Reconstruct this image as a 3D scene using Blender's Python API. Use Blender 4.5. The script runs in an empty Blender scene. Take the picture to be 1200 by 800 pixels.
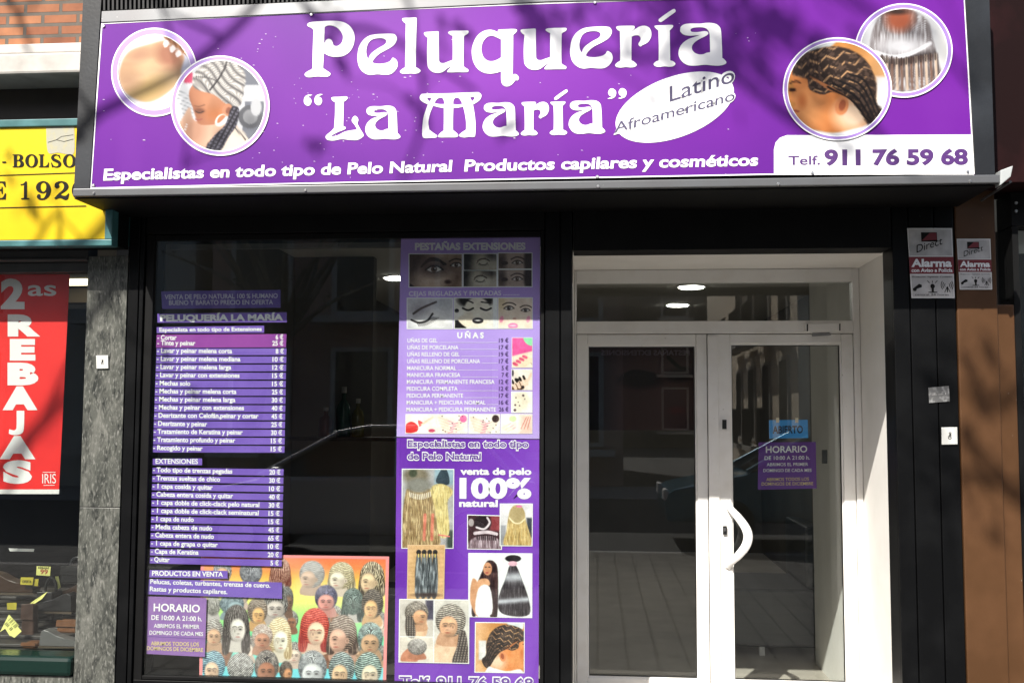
import bpy, bmesh, math, random
import numpy as np
from mathutils import Vector, Matrix
from mathutils.geometry import tessellate_polygon

scene = bpy.context.scene
COL = scene.collection
# ------------------------------------------------------------------ camera
F_PX, EYE, DIST = 1180.0, 1.62, 4.715
_y = Vector((100, -87, 1180)).normalized()
_z = Vector((70, 16000, 1180)); _z = (_z - _z.dot(_y) * _y).normalized()
_x = _z.cross(_y).normalized()
CAM = Vector((0, -DIST, EYE))
cam_data = bpy.data.cameras.new('camera'); cam = bpy.data.objects.new('camera', cam_data)
COL.objects.link(cam); scene.camera = cam
cam_data.sensor_width = 36; cam_data.lens = F_PX / 1200 * 36
cam_data.clip_start = 0.05; cam_data.clip_end = 500
def cam2world(v):                                   # v = right, up, forward
    return Vector((_x.dot(v), _y.dot(v), _z.dot(v)))
_r, _u, _f = (cam2world(Vector(a)) for a in ((1, 0, 0), (0, 1, 0), (0, 0, 1)))
cam.matrix_world = Matrix(((_r.x, _u.x, -_f.x, CAM.x), (_r.y, _u.y, -_f.y, CAM.y), (_r.z, _u.z, -_f.z, CAM.z), (0, 0, 0, 1)))
# ------------------------------------------------------------------ daylight
SUN_D = Vector((0.44, 1.0, -1.05)).normalized()
world = bpy.data.worlds.new('World'); scene.world = world; world.use_nodes = True
_n = world.node_tree.nodes; _l = world.node_tree.links
_sky = _n.new('ShaderNodeTexSky'); _sky.sky_type = 'NISHITA'; _sky.sun_disc = False
_sky.sun_elevation = math.asin(-SUN_D.z); _sky.sun_rotation = math.atan2(-SUN_D.x, -SUN_D.y)
_sky.air_density = 1.0; _sky.dust_density = 2.0; _sky.ozone_density = 0.8
_l.new(_sky.outputs[0], _n['Background'].inputs[0]); _n['Background'].inputs[1].default_value = 0.1
sun_data = bpy.data.lights.new('sun', 'SUN'); sun_data.energy = 4.4; sun_data.angle = math.radians(0.53); sun_data.color = (1.0, 0.95, 0.87)
sun = bpy.data.objects.new('sun', sun_data); COL.objects.link(sun)
sun.rotation_euler = SUN_D.to_track_quat('-Z', 'Y').to_euler(); sun.location = (-6, -12, 14)
scene.view_settings.view_transform = 'Standard'; scene.view_settings.look = 'None'
scene.view_settings.exposure = 0.95; scene.view_settings.gamma = 1.0
scene.render.engine = 'CYCLES'
scene.cycles.max_bounces = 8; scene.cycles.transparent_max_bounces = 12; scene.cycles.glossy_bounces = 4; scene.cycles.diffuse_bounces = 4
scene.cycles.use_denoising = True
K_SUN = 1.55                                        # how much brighter a sunlit front reads than its own colour
# ------------------------------------------------------------------ from photo pixels to planes of the place
class Plane:
    """a real plane in the place: a point on it and its normal (towards the street)"""
    def __init__(s, p, n): s.p = Vector(p); s.n = Vector(n).normalized()
    def at(s, px, py, off=0.0):
        d = cam2world(Vector((px - 600, 400 - py, F_PX)))
        q = s.p + s.n * off
        t = (q - CAM).dot(s.n) / d.dot(s.n)
        return CAM + d * t
def PY(Y): return Plane((0, Y, 0), (0, -1, 0))
def X(px, py, Y=0.0): return PY(Y).at(px, py).x
def Z(px, py, Y=0.0): return PY(Y).at(px, py).z
# ------------------------------------------------------------------ materials
def lin(c): return tuple((v / 255 / 12.92) if v / 255 <= 0.04045 else ((v / 255 + 0.055) / 1.055) ** 2.4 for v in c)
def alb(c, k=None, top=0.82): return tuple(min(top, v / (k or K_SUN)) for v in lin(c))
MATS = {}
def mat(name, base, rough=0.5, metal=0.0, spec=0.5, noise=None, bump=None, coat=0.0):
    """noise = (scale, other colour, threshold lo, hi); bump = (scale, strength)"""
    if name in MATS: return MATS[name]
    m = bpy.data.materials.new(name); m.use_nodes = True
    nt = m.node_tree; b = nt.nodes['Principled BSDF']
    b.inputs['Base Color'].default_value = (*base, 1); b.inputs['Roughness'].default_value = rough
    b.inputs['Metallic'].default_value = metal; b.inputs['Specular IOR Level'].default_value = spec
    b.inputs['Coat Weight'].default_value = coat
    tc = nt.nodes.new('ShaderNodeTexCoord'); last = None
    for k, (sc, col, lo, hi) in enumerate(noise or []):
        t = nt.nodes.new('ShaderNodeTexNoise'); t.inputs['Scale'].default_value = sc; t.inputs['Detail'].default_value = 6
        nt.links.new(tc.outputs['Object'], t.inputs['Vector'])
        r = nt.nodes.new('ShaderNodeMapRange'); r.inputs['From Min'].default_value = lo; r.inputs['From Max'].default_value = hi
        nt.links.new(t.outputs['Fac'], r.inputs['Value'])
        x = nt.nodes.new('ShaderNodeMix'); x.data_type = 'RGBA'
        nt.links.new(r.outputs[0], x.inputs['Factor'])
        if last is None: x.inputs[6].default_value = (*base, 1)
        else: nt.links.new(last, x.inputs[6])
        x.inputs[7].default_value = (*col, 1); last = x.outputs[2]
    if last is not None: nt.links.new(last, b.inputs['Base Color'])
    if bump:
        t = nt.nodes.new('ShaderNodeTexNoise'); t.inputs['Scale'].default_value = bump[0]; t.inputs['Detail'].default_value = 5
        nt.links.new(tc.outputs['Object'], t.inputs['Vector'])
        bp = nt.nodes.new('ShaderNodeBump'); bp.inputs['Strength'].default_value = bump[1]; bp.inputs['Distance'].default_value = 0.01
        nt.links.new(t.outputs['Fac'], bp.inputs['Height']); nt.links.new(bp.outputs[0], b.inputs['Normal'])
    MATS[name] = m; return m
def mat_print(name, rough=0.35, spec=0.3):
    m = bpy.data.materials.new(name); m.use_nodes = True; nt = m.node_tree; b = nt.nodes['Principled BSDF']
    a = nt.nodes.new('ShaderNodeAttribute'); a.attribute_name = 'Col'
    nt.links.new(a.outputs['Color'], b.inputs['Base Color'])
    b.inputs['Roughness'].default_value = rough; b.inputs['Specular IOR Level'].default_value = spec
    return m
def mat_glass(name, tint=(0.93, 0.95, 0.94), f0=0.057):
    m = bpy.data.materials.new(name); m.use_nodes = True; nt = m.node_tree
    for n in list(nt.nodes):
        if n.type == 'BSDF_PRINCIPLED': nt.nodes.remove(n)
    out = nt.nodes['Material Output']
    tr = nt.nodes.new('ShaderNodeBsdfTransparent'); tr.inputs[0].default_value = (*tint, 1)
    gl = nt.nodes.new('ShaderNodeBsdfGlossy'); gl.inputs['Roughness'].default_value = 0.0
    lw = nt.nodes.new('ShaderNodeLayerWeight'); lw.inputs['Blend'].default_value = 0.5
    pw = nt.nodes.new('ShaderNodeMath'); pw.operation = 'POWER'; pw.inputs[1].default_value = 5
    nt.links.new(lw.outputs['Facing'], pw.inputs[0])
    ma = nt.nodes.new('ShaderNodeMath'); ma.operation = 'MULTIPLY_ADD'; ma.inputs[1].default_value = 1 - f0; ma.inputs[2].default_value = f0
    nt.links.new(pw.outputs[0], ma.inputs[0])
    mx = nt.nodes.new('ShaderNodeMixShader'); nt.links.new(ma.outputs[0], mx.inputs[0])
    nt.links.new(tr.outputs[0], mx.inputs[1]); nt.links.new(gl.outputs[0], mx.inputs[2]); nt.links.new(mx.outputs[0], out.inputs['Surface'])
    return m
def mat_emit(name, col, s):
    m = bpy.data.materials.new(name); m.use_nodes = True; b = m.node_tree.nodes['Principled BSDF']
    b.inputs['Base Color'].default_value = (*col, 1); b.inputs['Emission Color'].default_value = (*col, 1); b.inputs['Emission Strength'].default_value = s
    return m
GLASS = mat_glass('window_glass')
PRINT = mat_print('printed_vinyl')
PRINT_GLOSS = mat_print('printed_sign_face', 0.4, 0.12)
SPECK = (0.16, 0.16, 0.155)
BLACK = mat('black_painted_metal', (0.0032, 0.0034, 0.0038), 0.40, spec=.14, noise=[(5, (0.0062, 0.0065, 0.007), 0.45, 0.7), (55, SPECK, 0.74, 0.77)], bump=(90, 0.04))
BLACKD = mat('black_matt_metal', (0.0035, 0.0035, 0.0038), 0.6, spec=.16, noise=[(7, (0.006, 0.006, 0.006), 0.4, 0.7)])
WHITEPVC = mat('white_coated_aluminium', (0.82, 0.81, 0.785), 0.35, noise=[(7, (0.74, 0.72, 0.68), 0.48, 0.75), (45, (0.45, 0.43, 0.40), 0.70, 0.80)])
WALLW = mat('white_plaster', (0.82, 0.80, 0.765), 0.8, noise=[(4, (0.75, 0.73, 0.69), 0.4, 0.75)], bump=(120, 0.05))
TXTW = mat('white_vinyl_lettering', (0.80, 0.80, 0.80), 0.4)
# ------------------------------------------------------------------ mesh builder
class MB:
    def __init__(s): s.v = []; s.f = []; s.c = []
    def add(s, vs, fs, col=None):
        o = len(s.v); s.v += [tuple(v) for v in vs]; s.f += [tuple(i + o for i in f) for f in fs]
        if col is not None: s.c += [col] * len(vs)
    def box(s, x0, x1, y0, y1, z0, z1, col=None):
        v = [(x, y, z) for z in (z0, z1) for y in (y0, y1) for x in (x0, x1)]
        s.add(v, [(0, 2, 3, 1), (4, 5, 7, 6), (0, 1, 5, 4), (2, 6, 7, 3), (0, 4, 6, 2), (1, 3, 7, 5)], col); return s
    def slab(s, plane, pts, th, off=0.0, col=None):
        """a flat piece with outline pts (photo pixels on the plane) and thickness th behind its face"""
        a = [plane.at(x, y, off) for x, y in pts]; b = [p - plane.n * th for p in a]; n = len(a)
        tri = tessellate_polygon([a])
        fs = [tuple(t) for t in tri] + [tuple(i + n for i in t) for t in tri] + [(i, (i + 1) % n, (i + 1) % n + n, i + n) for i in range(n)]
        s.add(a + b, fs, col); return s
    def prism(s, pts, axis, a, b, col=None):
        """polygon pts extruded along an axis: pts are the two other coordinates in xyz order"""
        def mk(p, q): return {'x': (q, p[0], p[1]), 'y': (p[0], q, p[1]), 'z': (p[0], p[1], q)}[axis]
        n = len(pts); A = [mk(p, a) for p in pts]; B = [mk(p, b) for p in pts]
        tri = tessellate_polygon([[Vector(p) for p in A]])
        s.add(A + B, [tuple(t) for t in tri] + [tuple(i + n for i in t) for t in tri] + [(i, (i + 1) % n, (i + 1) % n + n, i + n) for i in range(n)], col); return s
    def tube(s, pts, rad, seg=8, cap=True, col=None):
        pts = [Vector(p) for p in pts]; n = len(pts)
        rad = rad if isinstance(rad, (list, tuple)) else [rad] * n
        vs = []; ref = Vector((0, 0, 1)) if abs((pts[-1] - pts[0]).normalized().z) < 0.9 else Vector((1, 0, 0))
        for i, p in enumerate(pts):
            t = (pts[min(i + 1, n - 1)] - pts[max(i - 1, 0)]).normalized()
            a = t.cross(ref); a = a.normalized() if a.length > 1e-6 else Vector((1, 0, 0)); b = t.cross(a).normalized(); ref = a.cross(t)
            for k in range(seg):
                w = 2 * math.pi * k / seg; vs.append(p + (a * math.cos(w) + b * math.sin(w)) * rad[i])
        fs = [(i * seg + k, i * seg + (k + 1) % seg, (i + 1) * seg + (k + 1) % seg, (i + 1) * seg + k) for i in range(n - 1) for k in range(seg)]
        if cap: fs += [tuple(range(seg))[::-1], tuple((n - 1) * seg + k for k in range(seg))]
        s.add(vs, fs, col); return s
    def lathe(s, c, prof, seg=20, col=None):
        vs = []; n = len(prof)
        for r, z in prof:
            for k in range(seg):
                w = 2 * math.pi * k / seg; vs.append((c[0] + r * math.cos(w), c[1] + r * math.sin(w), c[2] + z))
        fs = [(i * seg + k, i * seg + (k + 1) % seg, (i + 1) * seg + (k + 1) % seg, (i + 1) * seg + k) for i in range(n - 1) for k in range(seg)]
        fs += [tuple(range(seg))[::-1], tuple((n - 1) * seg + k for k in range(seg))]
        s.add(vs, fs, col); return s
    def build(s, name, m, parent=None, bevel=0.0, smooth=False):
        loc = Vector((0, 0, 0))
        if parent is not None: loc = parent.get('_base', None); loc = Vector(loc) if loc is not None else Vector((0, 0, 0))
        me = bpy.data.meshes.new(name)
        me.from_pydata([tuple(Vector(v) - loc) for v in s.v], [], s.f); me.update()
        if s.c and len(s.c) == len(s.v):
            a = me.color_attributes.new('Col', 'FLOAT_COLOR', 'POINT')
            a.data.foreach_set('color', np.array([(*c, 1.0) for c in s.c], dtype=np.float32).ravel())
        me.materials.append(m)
        bm = bmesh.new(); bm.from_mesh(me); bmesh.ops.recalc_face_normals(bm, faces=bm.faces); bm.to_mesh(me); bm.free()
        if smooth: me.polygons.foreach_set('use_smooth', [True] * len(me.polygons))
        o = bpy.data.objects.new(name, me); COL.objects.link(o)
        if parent is not None:
            o.parent = parent; o['_base'] = tuple(loc)
        if bevel:
            b = o.modifiers.new('edge', 'BEVEL'); b.width = bevel; b.segments = 2; b.limit_method = 'ANGLE'; b.angle_limit = math.radians(40)
        return o
def tag(o, label, cat, group=None, kind=None):
    o['label'] = label; o['category'] = cat
    if group: o['group'] = group
    if kind: o['kind'] = kind
    return o
def thing(name, label, cat, loc=(0, 0, 0), group=None):
    o = bpy.data.objects.new(name, None); COL.objects.link(o); o.location = loc; o['_base'] = tuple(loc); o.empty_display_size = 0.1
    return tag(o, label, cat, group)
def structure(name, mb, m, **k):
    o = mb.build(name, m, **k); o['kind'] = 'structure'; return o
# ------------------------------------------------------------------ lettering
_TC = {}
def glyphs(body, bold):
    key = (body, bold)
    if key in _TC: return _TC[key]
    cu = bpy.data.curves.new('lettering', 'FONT'); cu.body = body; cu.size = 1; cu.offset = bold; cu.resolution_u = 4; cu.fill_mode = 'FRONT'
    ob = bpy.data.objects.new('lettering', cu); COL.objects.link(ob)
    dg = bpy.context.evaluated_depsgraph_get(); ev = ob.evaluated_get(dg); me = ev.to_mesh()
    v = np.array([(p.co.x, p.co.y) for p in me.vertices]); f = [tuple(p.vertices) for p in me.polygons]
    ev.to_mesh_clear(); bpy.data.objects.remove(ob); bpy.data.curves.remove(cu)
    _TC[key] = (v, f); return v, f
def capheight():
    v, _ = glyphs('H', 0.0); return v[:, 1].max()
def text(mb, plane, off, body, p0, p1, cap, bold=0.0, shear=0.0, up=None, col=None, mirror=False):
    """write body with its ink from p0 to p1 (baseline ends in photo pixels) and capitals cap pixels high"""
    v, f = glyphs(body, bold); H = capheight()
    x0, x1 = v[:, 0].min(), v[:, 0].max()
    d = Vector((p1[0] - p0[0], p1[1] - p0[1])); L = d.length; dn = d / L
    upv = Vector(up) if up else Vector((dn.y, -dn.x))
    out = []
    for x, y in v:
        h = y / H * cap; t = (x - x0) / (x1 - x0)
        if mirror: t = 1 - t
        q = Vector(p0) + d * t + upv * h + dn * (shear * h)
        out.append(plane.at(q.x, q.y, off))
    mb.add(out, f, col)
def smooth_loop(pts, n=6):
    """closed outline through pts; a point with a third value is a corner"""
    m = len(pts); out = []
    P = [np.array(p[:2], float) for p in pts]; C = [len(p) > 2 for p in pts]
    for i in range(m):
        p1, p2 = P[i], P[(i + 1) % m]; p0 = P[i - 1] if not C[i] else 2 * p1 - p2; p3 = P[(i + 2) % m] if not C[(i + 1) % m] else 2 * p2 - p1
        for k in range(n):
            t = k / n
            q = 0.5 * ((2 * p1) + (-p0 + p2) * t + (2 * p0 - 5 * p1 + 4 * p2 - p3) * t * t + (-p0 + 3 * p1 - 3 * p2 + p3) * t ** 3)
            out.append((q[0], q[1]))
    return out
def outline(mb, plane, off, loops, fx, col=None):
    """filled shape: first loop outside, the others holes; fx maps drawing coordinates to photo pixels"""
    L = [[Vector((*fx(*p), 0)) for p in lp] for lp in loops]
    tri = tessellate_polygon(L); flat = [p for lp in L for p in lp]
    mb.add([plane.at(p.x, p.y, off) for p in flat], [tuple(t) for t in tri], col)
def ell_pts(cx, cy, rx, ry, n=64, ang=0.0):
    c, s = math.cos(ang), math.sin(ang)
    return [(cx + rx * math.cos(t) * c - ry * math.sin(t) * s, cy + rx * math.cos(t) * s + ry * math.sin(t) * c) for t in (2 * math.pi * k / n for k in range(n))]
# ------------------------------------------------------------------ painting printed pictures (colour per vertex on a fine grid)
class Paint:
    def __init__(s, x, y): s.x = x; s.y = y; s.rgb = np.zeros(x.shape + (3,)); s.s = 4.0
    def mix(s, mask, col):
        c = np.array(col, float)
        s.rgb = s.rgb * (1 - mask[..., None]) + c * mask[..., None]
    def fill(s, col): s.rgb[...] = col
    def vgrad(s, stops):
        ys = [a for a, _ in stops]; cs = np.array([c for _, c in stops], float)
        for k in range(3): s.rgb[..., k] = np.interp(s.y, ys, cs[:, k])
    def soft(s, d, w=None):
        w = w or s.s; return np.clip(0.5 - d / w, 0, 1)
    def e(s, cx, cy, rx, ry, ang=0, w=None):
        c, q = math.cos(math.radians(ang)), math.sin(math.radians(ang)); dx, dy = s.x - cx, s.y - cy
        u, v = (dx * c + dy * q) / rx, (-dx * q + dy * c) / ry
        return s.soft((np.sqrt(u * u + v * v) - 1) * min(rx, ry), w)
    def poly(s, pts, w=None, smooth=True):
        p = smooth_loop(pts, 4) if smooth else pts
        ins = np.zeros(s.x.shape, bool); d = np.full(s.x.shape, 1e9); n = len(p)
        for i in range(n):
            (x0, y0), (x1, y1) = p[i][:2], p[(i + 1) % n][:2]
            c = ((y0 > s.y) != (y1 > s.y)); xx = (x1 - x0) * (s.y - y0) / ((y1 - y0) or 1e-9) + x0
            ins ^= c & (s.x < xx)
            d = np.minimum(d, s._seg(x0, y0, x1, y1))
        return s.soft(np.where(ins, -d, d), w)
    def _seg(s, x0, y0, x1, y1):
        vx, vy = x1 - x0, y1 - y0; L = vx * vx + vy * vy or 1e-9
        t = np.clip(((s.x - x0) * vx + (s.y - y0) * vy) / L, 0, 1)
        return np.hypot(s.x - x0 - t * vx, s.y - y0 - t * vy)
    def line(s, pts, width, w=None):
        d = np.full(s.x.shape, 1e9)
        for a, b in zip(pts[:-1], pts[1:]): d = np.minimum(d, s._seg(*a, *b))
        return s.soft(d - width / 2, w)
    def curve(s, pts, width, w=None):
        P = [np.array(p, float) for p in pts]; out = []
        for i in range(len(P) - 1):
            p0 = P[max(i - 1, 0)]; p1, p2 = P[i], P[i + 1]; p3 = P[min(i + 2, len(P) - 1)]
            for k in range(5):
                t = k / 5; q = 0.5 * (2 * p1 + (-p0 + p2) * t + (2 * p0 - 5 * p1 + 4 * p2 - p3) * t * t + (-p0 + 3 * p1 - 3 * p2 + p3) * t ** 3); out.append(tuple(q))
        out.append(tuple(P[-1])); return s.line(out, width, w)
    def rect(s, x0, y0, x1, y1, w=None):
        d = np.maximum(np.maximum(x0 - s.x, s.x - x1), np.maximum(y0 - s.y, s.y - y1)); return s.soft(d, w)
    def noise(s, sc, seed=0, sx=1.0, sy=1.0):
        x, y = s.x / sc * sx, s.y / sc * sy; xi, yi = np.floor(x), np.floor(y); fx, fy = x - xi, y - yi
        fx = fx * fx * (3 - 2 * fx); fy = fy * fy * (3 - 2 * fy)
        def h(a, b): q = np.sin(a * 127.1 + b * 311.7 + seed * 74.7) * 43758.5453; return q - np.floor(q)
        return (h(xi, yi) * (1 - fx) + h(xi + 1, yi) * fx) * (1 - fy) + (h(xi, yi + 1) * (1 - fx) + h(xi + 1, yi + 1) * fx) * fy
    def stripes(s, f, period, sharp=1.0):
        return np.clip(0.5 + sharp * np.sin(2 * np.pi * f / period), 0, 1)
def lin_np(a):
    a = np.clip(a, 0, 255) / 255; return np.where(a <= 0.04045, a / 12.92, ((a + 0.055) / 1.055) ** 2.4)
def _emit_print(name, pos, faces, rgb, parent, m, k=None):
    mb = MB(); mb.v = pos; mb.f = faces
    c = np.minimum(lin_np(rgb) / (k or K_SUN), 0.82).reshape(-1, 3)
    mb.c = [tuple(q) for q in c]
    return mb.build(name, m, parent)
def print_quad(name, plane, off, quad, box, painter, parent=None, res=1.6, m=None, k=None, soft=None):
    """a printed picture: quad = corners TL TR BR BL in photo pixels, box = drawing coordinates, res = cells per photo pixel"""
    (ax, ay), (bx, by), (cx, cy), (dx, dy) = quad
    nx = max(8, int(res * math.hypot(bx - ax, by - ay))); ny = max(8, int(res * math.hypot(dx - ax, dy - ay)))
    u, v = np.meshgrid(np.linspace(0, 1, nx + 1), np.linspace(0, 1, ny + 1))
    X_ = (ax * (1 - u) + bx * u) * (1 - v) + (dx * (1 - u) + cx * u) * v; Y_ = (ay * (1 - u) + by * u) * (1 - v) + (dy * (1 - u) + cy * u) * v
    p = Paint(box[0] + (box[2] - box[0]) * u, box[1] + (box[3] - box[1]) * v)
    p.s = soft or 1.3 * (box[2] - box[0]) / nx
    painter(p)
    pos = [plane.at(a, b, off) for a, b in zip(X_.ravel(), Y_.ravel())]
    w = nx + 1
    fs = [(j * w + i, j * w + i + 1, (j + 1) * w + i + 1, (j + 1) * w + i) for j in range(ny) for i in range(nx)]
    return _emit_print(name, pos, fs, p.rgb, parent, m or PRINT, k)
def print_disc(name, plane, off, c, r, fx, painter, parent=None, nr=44, nt=150, m=None):
    """a round printed picture: centre and radii in photo pixels, fx = pixel -> drawing coordinates"""
    rr, tt = np.meshgrid(np.linspace(0.0, 1, nr + 1)[1:], np.linspace(0, 2 * np.pi, nt, endpoint=False), indexing='ij')
    X_ = np.concatenate([[c[0]], (c[0] + r[0] * rr * np.cos(tt)).ravel()]); Y_ = np.concatenate([[c[1]], (c[1] + r[1] * rr * np.sin(tt)).ravel()])
    a, b = fx(X_, Y_); p = Paint(a, b); p.s = 5.0; painter(p)
    pos = [plane.at(x, y, off) for x, y in zip(X_, Y_)]
    fs = [(0, 1 + k, 1 + (k + 1) % nt) for k in range(nt)]
    fs += [(1 + i * nt + k, 1 + i * nt + (k + 1) % nt, 1 + (i + 1) * nt + (k + 1) % nt, 1 + (i + 1) * nt + k) for i in range(nr - 1) for k in range(nt)]
    return _emit_print(name, pos, fs, p.rgb, parent, m or PRINT_GLOSS)
# ================================================================== the street: ground, pavement, road
def mat_tiles(name, w, h, c1, c2, mortar, ms=0.012, rough=0.85, offs=0.5, bumpd=0.004):
    m = bpy.data.materials.new(name); m.use_nodes = True; nt = m.node_tree; b = nt.nodes['Principled BSDF']
    tc = nt.nodes.new('ShaderNodeTexCoord'); br = nt.nodes.new('ShaderNodeTexBrick')
    br.inputs['Color1'].default_value = (*c1, 1); br.inputs['Color2'].default_value = (*c2, 1); br.inputs['Mortar'].default_value = (*mortar, 1)
    br.inputs['Scale'].default_value = 1; br.inputs['Brick Width'].default_value = w; br.inputs['Row Height'].default_value = h
    br.inputs['Mortar Size'].default_value = ms; br.inputs['Mortar Smooth'].default_value = 0.3; br.offset = offs
    nt.links.new(tc.outputs['Object'], br.inputs['Vector'])
    n = nt.nodes.new('ShaderNodeTexNoise'); n.inputs['Scale'].default_value = 9; n.inputs['Detail'].default_value = 8
    nt.links.new(tc.outputs['Object'], n.inputs['Vector'])
    x = nt.nodes.new('ShaderNodeMix'); x.data_type = 'RGBA'; x.blend_type = 'MULTIPLY'; x.inputs['Factor'].default_value = 0.75
    r = nt.nodes.new('ShaderNodeMapRange'); r.inputs['From Min'].default_value = 0.3; r.inputs['From Max'].default_value = 0.7; r.inputs['To Min'].default_value = 0.55; r.inputs['To Max'].default_value = 1.15
    nt.links.new(n.outputs['Fac'], r.inputs['Value']); nt.links.new(br.outputs['Color'], x.inputs[6]); nt.links.new(r.outputs[0], x.inputs[7])
    nt.links.new(x.outputs[2], b.inputs['Base Color']); b.inputs['Roughness'].default_value = rough
    bp = nt.nodes.new('ShaderNodeBump'); bp.inputs['Distance'].default_value = bumpd; bp.inputs['Strength'].default_value = 0.8; bp.invert = True
    nt.links.new(br.outputs['Fac'], bp.inputs['Height']); nt.links.new(bp.outputs[0], b.inputs['Normal'])
    MATS[name] = m
    return m
ASPH = mat('asphalt', (0.05, 0.05, 0.052), 0.9, noise=[(30, (0.07, 0.07, 0.07), 0.4, 0.7)], bump=(200, 0.3))
structure('ground', MB().box(-90, 90, -95, 60, -0.5, -0.02), ASPH)
structure('pavement', MB().box(-60, 60, -5.6, 0.0, -0.15, 0.0), mat_tiles('pavement_tiles', 0.2, 0.4, (0.115, 0.108, 0.101), (0.095, 0.09, 0.084), (0.025, 0.023, 0.021), 0.012, offs=0.0))
structure('kerb', MB().box(-60, 60, -5.75, -5.603, -0.15, 0.002), mat('kerb_granite', (0.3, 0.29, 0.28), 0.8, noise=[(40, (0.22, 0.22, 0.22), 0.4, 0.7)]), bevel=0.01)
structure('road', MB().box(-60, 60, -13.5, -5.753, -0.3, -0.012), ASPH)
structure('pavement_opposite', MB().box(-60, 60, -17, -13.5, -0.15, 0.0), MATS['kerb_granite'])
# ================================================================== black shopfront of the salon
XL0, XL1, XW0 = X(144.5, 500), X(163.5, 500), X(173.5, 500)
XW1, XM0, XM1 = X(633, 500), X(638, 500), X(671, 500)
XR0, XR1 = X(1050, 500), X(1124.5, 500)
ZWT, ZWB, ZDT = Z(400, 279), Z(400, 798), Z(860, 292)
sf = thing('shopfront', 'black painted metal shopfront framing the salon window and doorway', 'shopfront')
ZTOP = 3.05
def pillar(edges):
    mb = MB(); mb.box(edges[0] + .002, edges[-1] - .002, 0.02, 0.16, 0.0, ZTOP)
    for a, b in zip(edges[:-1], edges[1:]): mb.box(a + .0025, b - .0025, 0.0, 0.03, 0.10, ZTOP - .004)
    mb.box(edges[0], edges[-1], -0.012, 0.02, 0.0, 0.10)
    return mb
pillar([XL0, X(157.5, 500), XL1]).build('pillar', BLACK, sf, bevel=0.003)
pillar([XM0, X(656.5, 500), XM1]).build('pillar', BLACK, sf, bevel=0.003)
pillar([XR0, X(1070, 500), X(1100.5, 500), XR1]).build('pillar', BLACK, sf, bevel=0.003)
MB().box(XL1 + .002, XM0 - .002, 0.0, 0.16, ZWT + .03, ZTOP).build('lintel', BLACKD, sf, bevel=0.003)
MB().box(XM1 + .002, XR0 - .002, 0.0, 0.16, ZDT, ZTOP).build('lintel', BLACKD, sf, bevel=0.003)
MB().box(XL1 + .002, XM0 - .002, 0.01, 0.2, 0.0, ZWB - .02).build('base_panel', BLACK, sf, bevel=0.003)
# shop window with its frame and pane
wf = MB()
wf.box(XL1 + .002, XW0, 0.012, 0.13, ZWB - .05, ZWT + .028); wf.box(XW1, XM0 - .002, 0.012, 0.13, ZWB - .05, ZWT + .028)
wf.box(XW0 + .001, XW1 - .001, 0.012, 0.13, ZWT, ZWT + .027); wf.box(XW0 + .001, XW1 - .001, 0.012, 0.15, ZWB - .018, ZWB)
w_ = wf.build('window', BLACKD, sf, bevel=0.003)
MB().box(XW0 + .002, XW1 - .002, 0.026, 0.034, ZWB + .001, ZWT - .001).build('pane', GLASS, w_)
# ------------------------------------------------------------------ recessed entrance
YD = 0.895
XV0, XV1, ZV = X(672.9, 340, YD), X(1012, 560, YD), Z(860, 315, YD)
er = thing('entrance_recess', 'white plastered recess leading back to the salon door', 'doorway', (0.6, 0.5, 0))
MB().box(XV1, XV1 + .12, 0.165, 2.2, 0.0, 2.9).build('side_wall', WALLW, er)
MB().box(XV0 - .05, XV0, 0.165, YD + .05, 0.0, 2.9).build('side_wall', WALLW, er)
MB().box(XV0 + .001, XV1 - .001, 0.165, YD + .04, ZV, ZV + .1).build('ceiling', WALLW, er)
FLOORM = mat('light_floor_tiles', (0.48, 0.44, 0.385), 0.35, noise=[(3, (0.38, 0.345, 0.30), 0.35, 0.7)])
MB().box(XV0 + .001, XV1 - .001, 0.001, YD + 0.06, -0.05, 0.006).build('threshold', FLOORM, er)
# ------------------------------------------------------------------ white double door
dr = thing('entrance_door', 'white framed glazed double door under a transom light', 'door', ((XV0 + XV1) / 2, YD, 0))
DP = PY(YD)
ztb, ztt = Z(830, 376, YD), Z(830, 331, YD)          # transom glass
zlt = Z(830, 391.5, YD)                               # head of the leaves
xj0, xj1 = X(675.3, 500, YD), X(1002.5, 500, YD)
fr = MB()
fr.box(XV0 + .002, xj0, YD, YD + .07, 0.008, ZV - .002); fr.box(xj1, XV1 - .002, YD, YD + .07, 0.008, ZV - .002)
fr.box(xj0 + .001, xj1 - .001, YD, YD + .07, ztt, ZV - .002); fr.box(xj0 + .001, xj1 - .001, YD, YD + .07, zlt + .004, ztb)
frame = fr.build('door_frame', WHITEPVC, dr, bevel=0.003)
tw = MB(); tw.box(xj0 + .001, xj1 - .001, YD + .03, YD + .038, ztb + .001, ztt - .001)
tw.build('transom_pane', GLASS, dr)
DARKM = mat('dark_lock_metal', (0.05, 0.05, 0.05), 0.35, metal=0.8)
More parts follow.
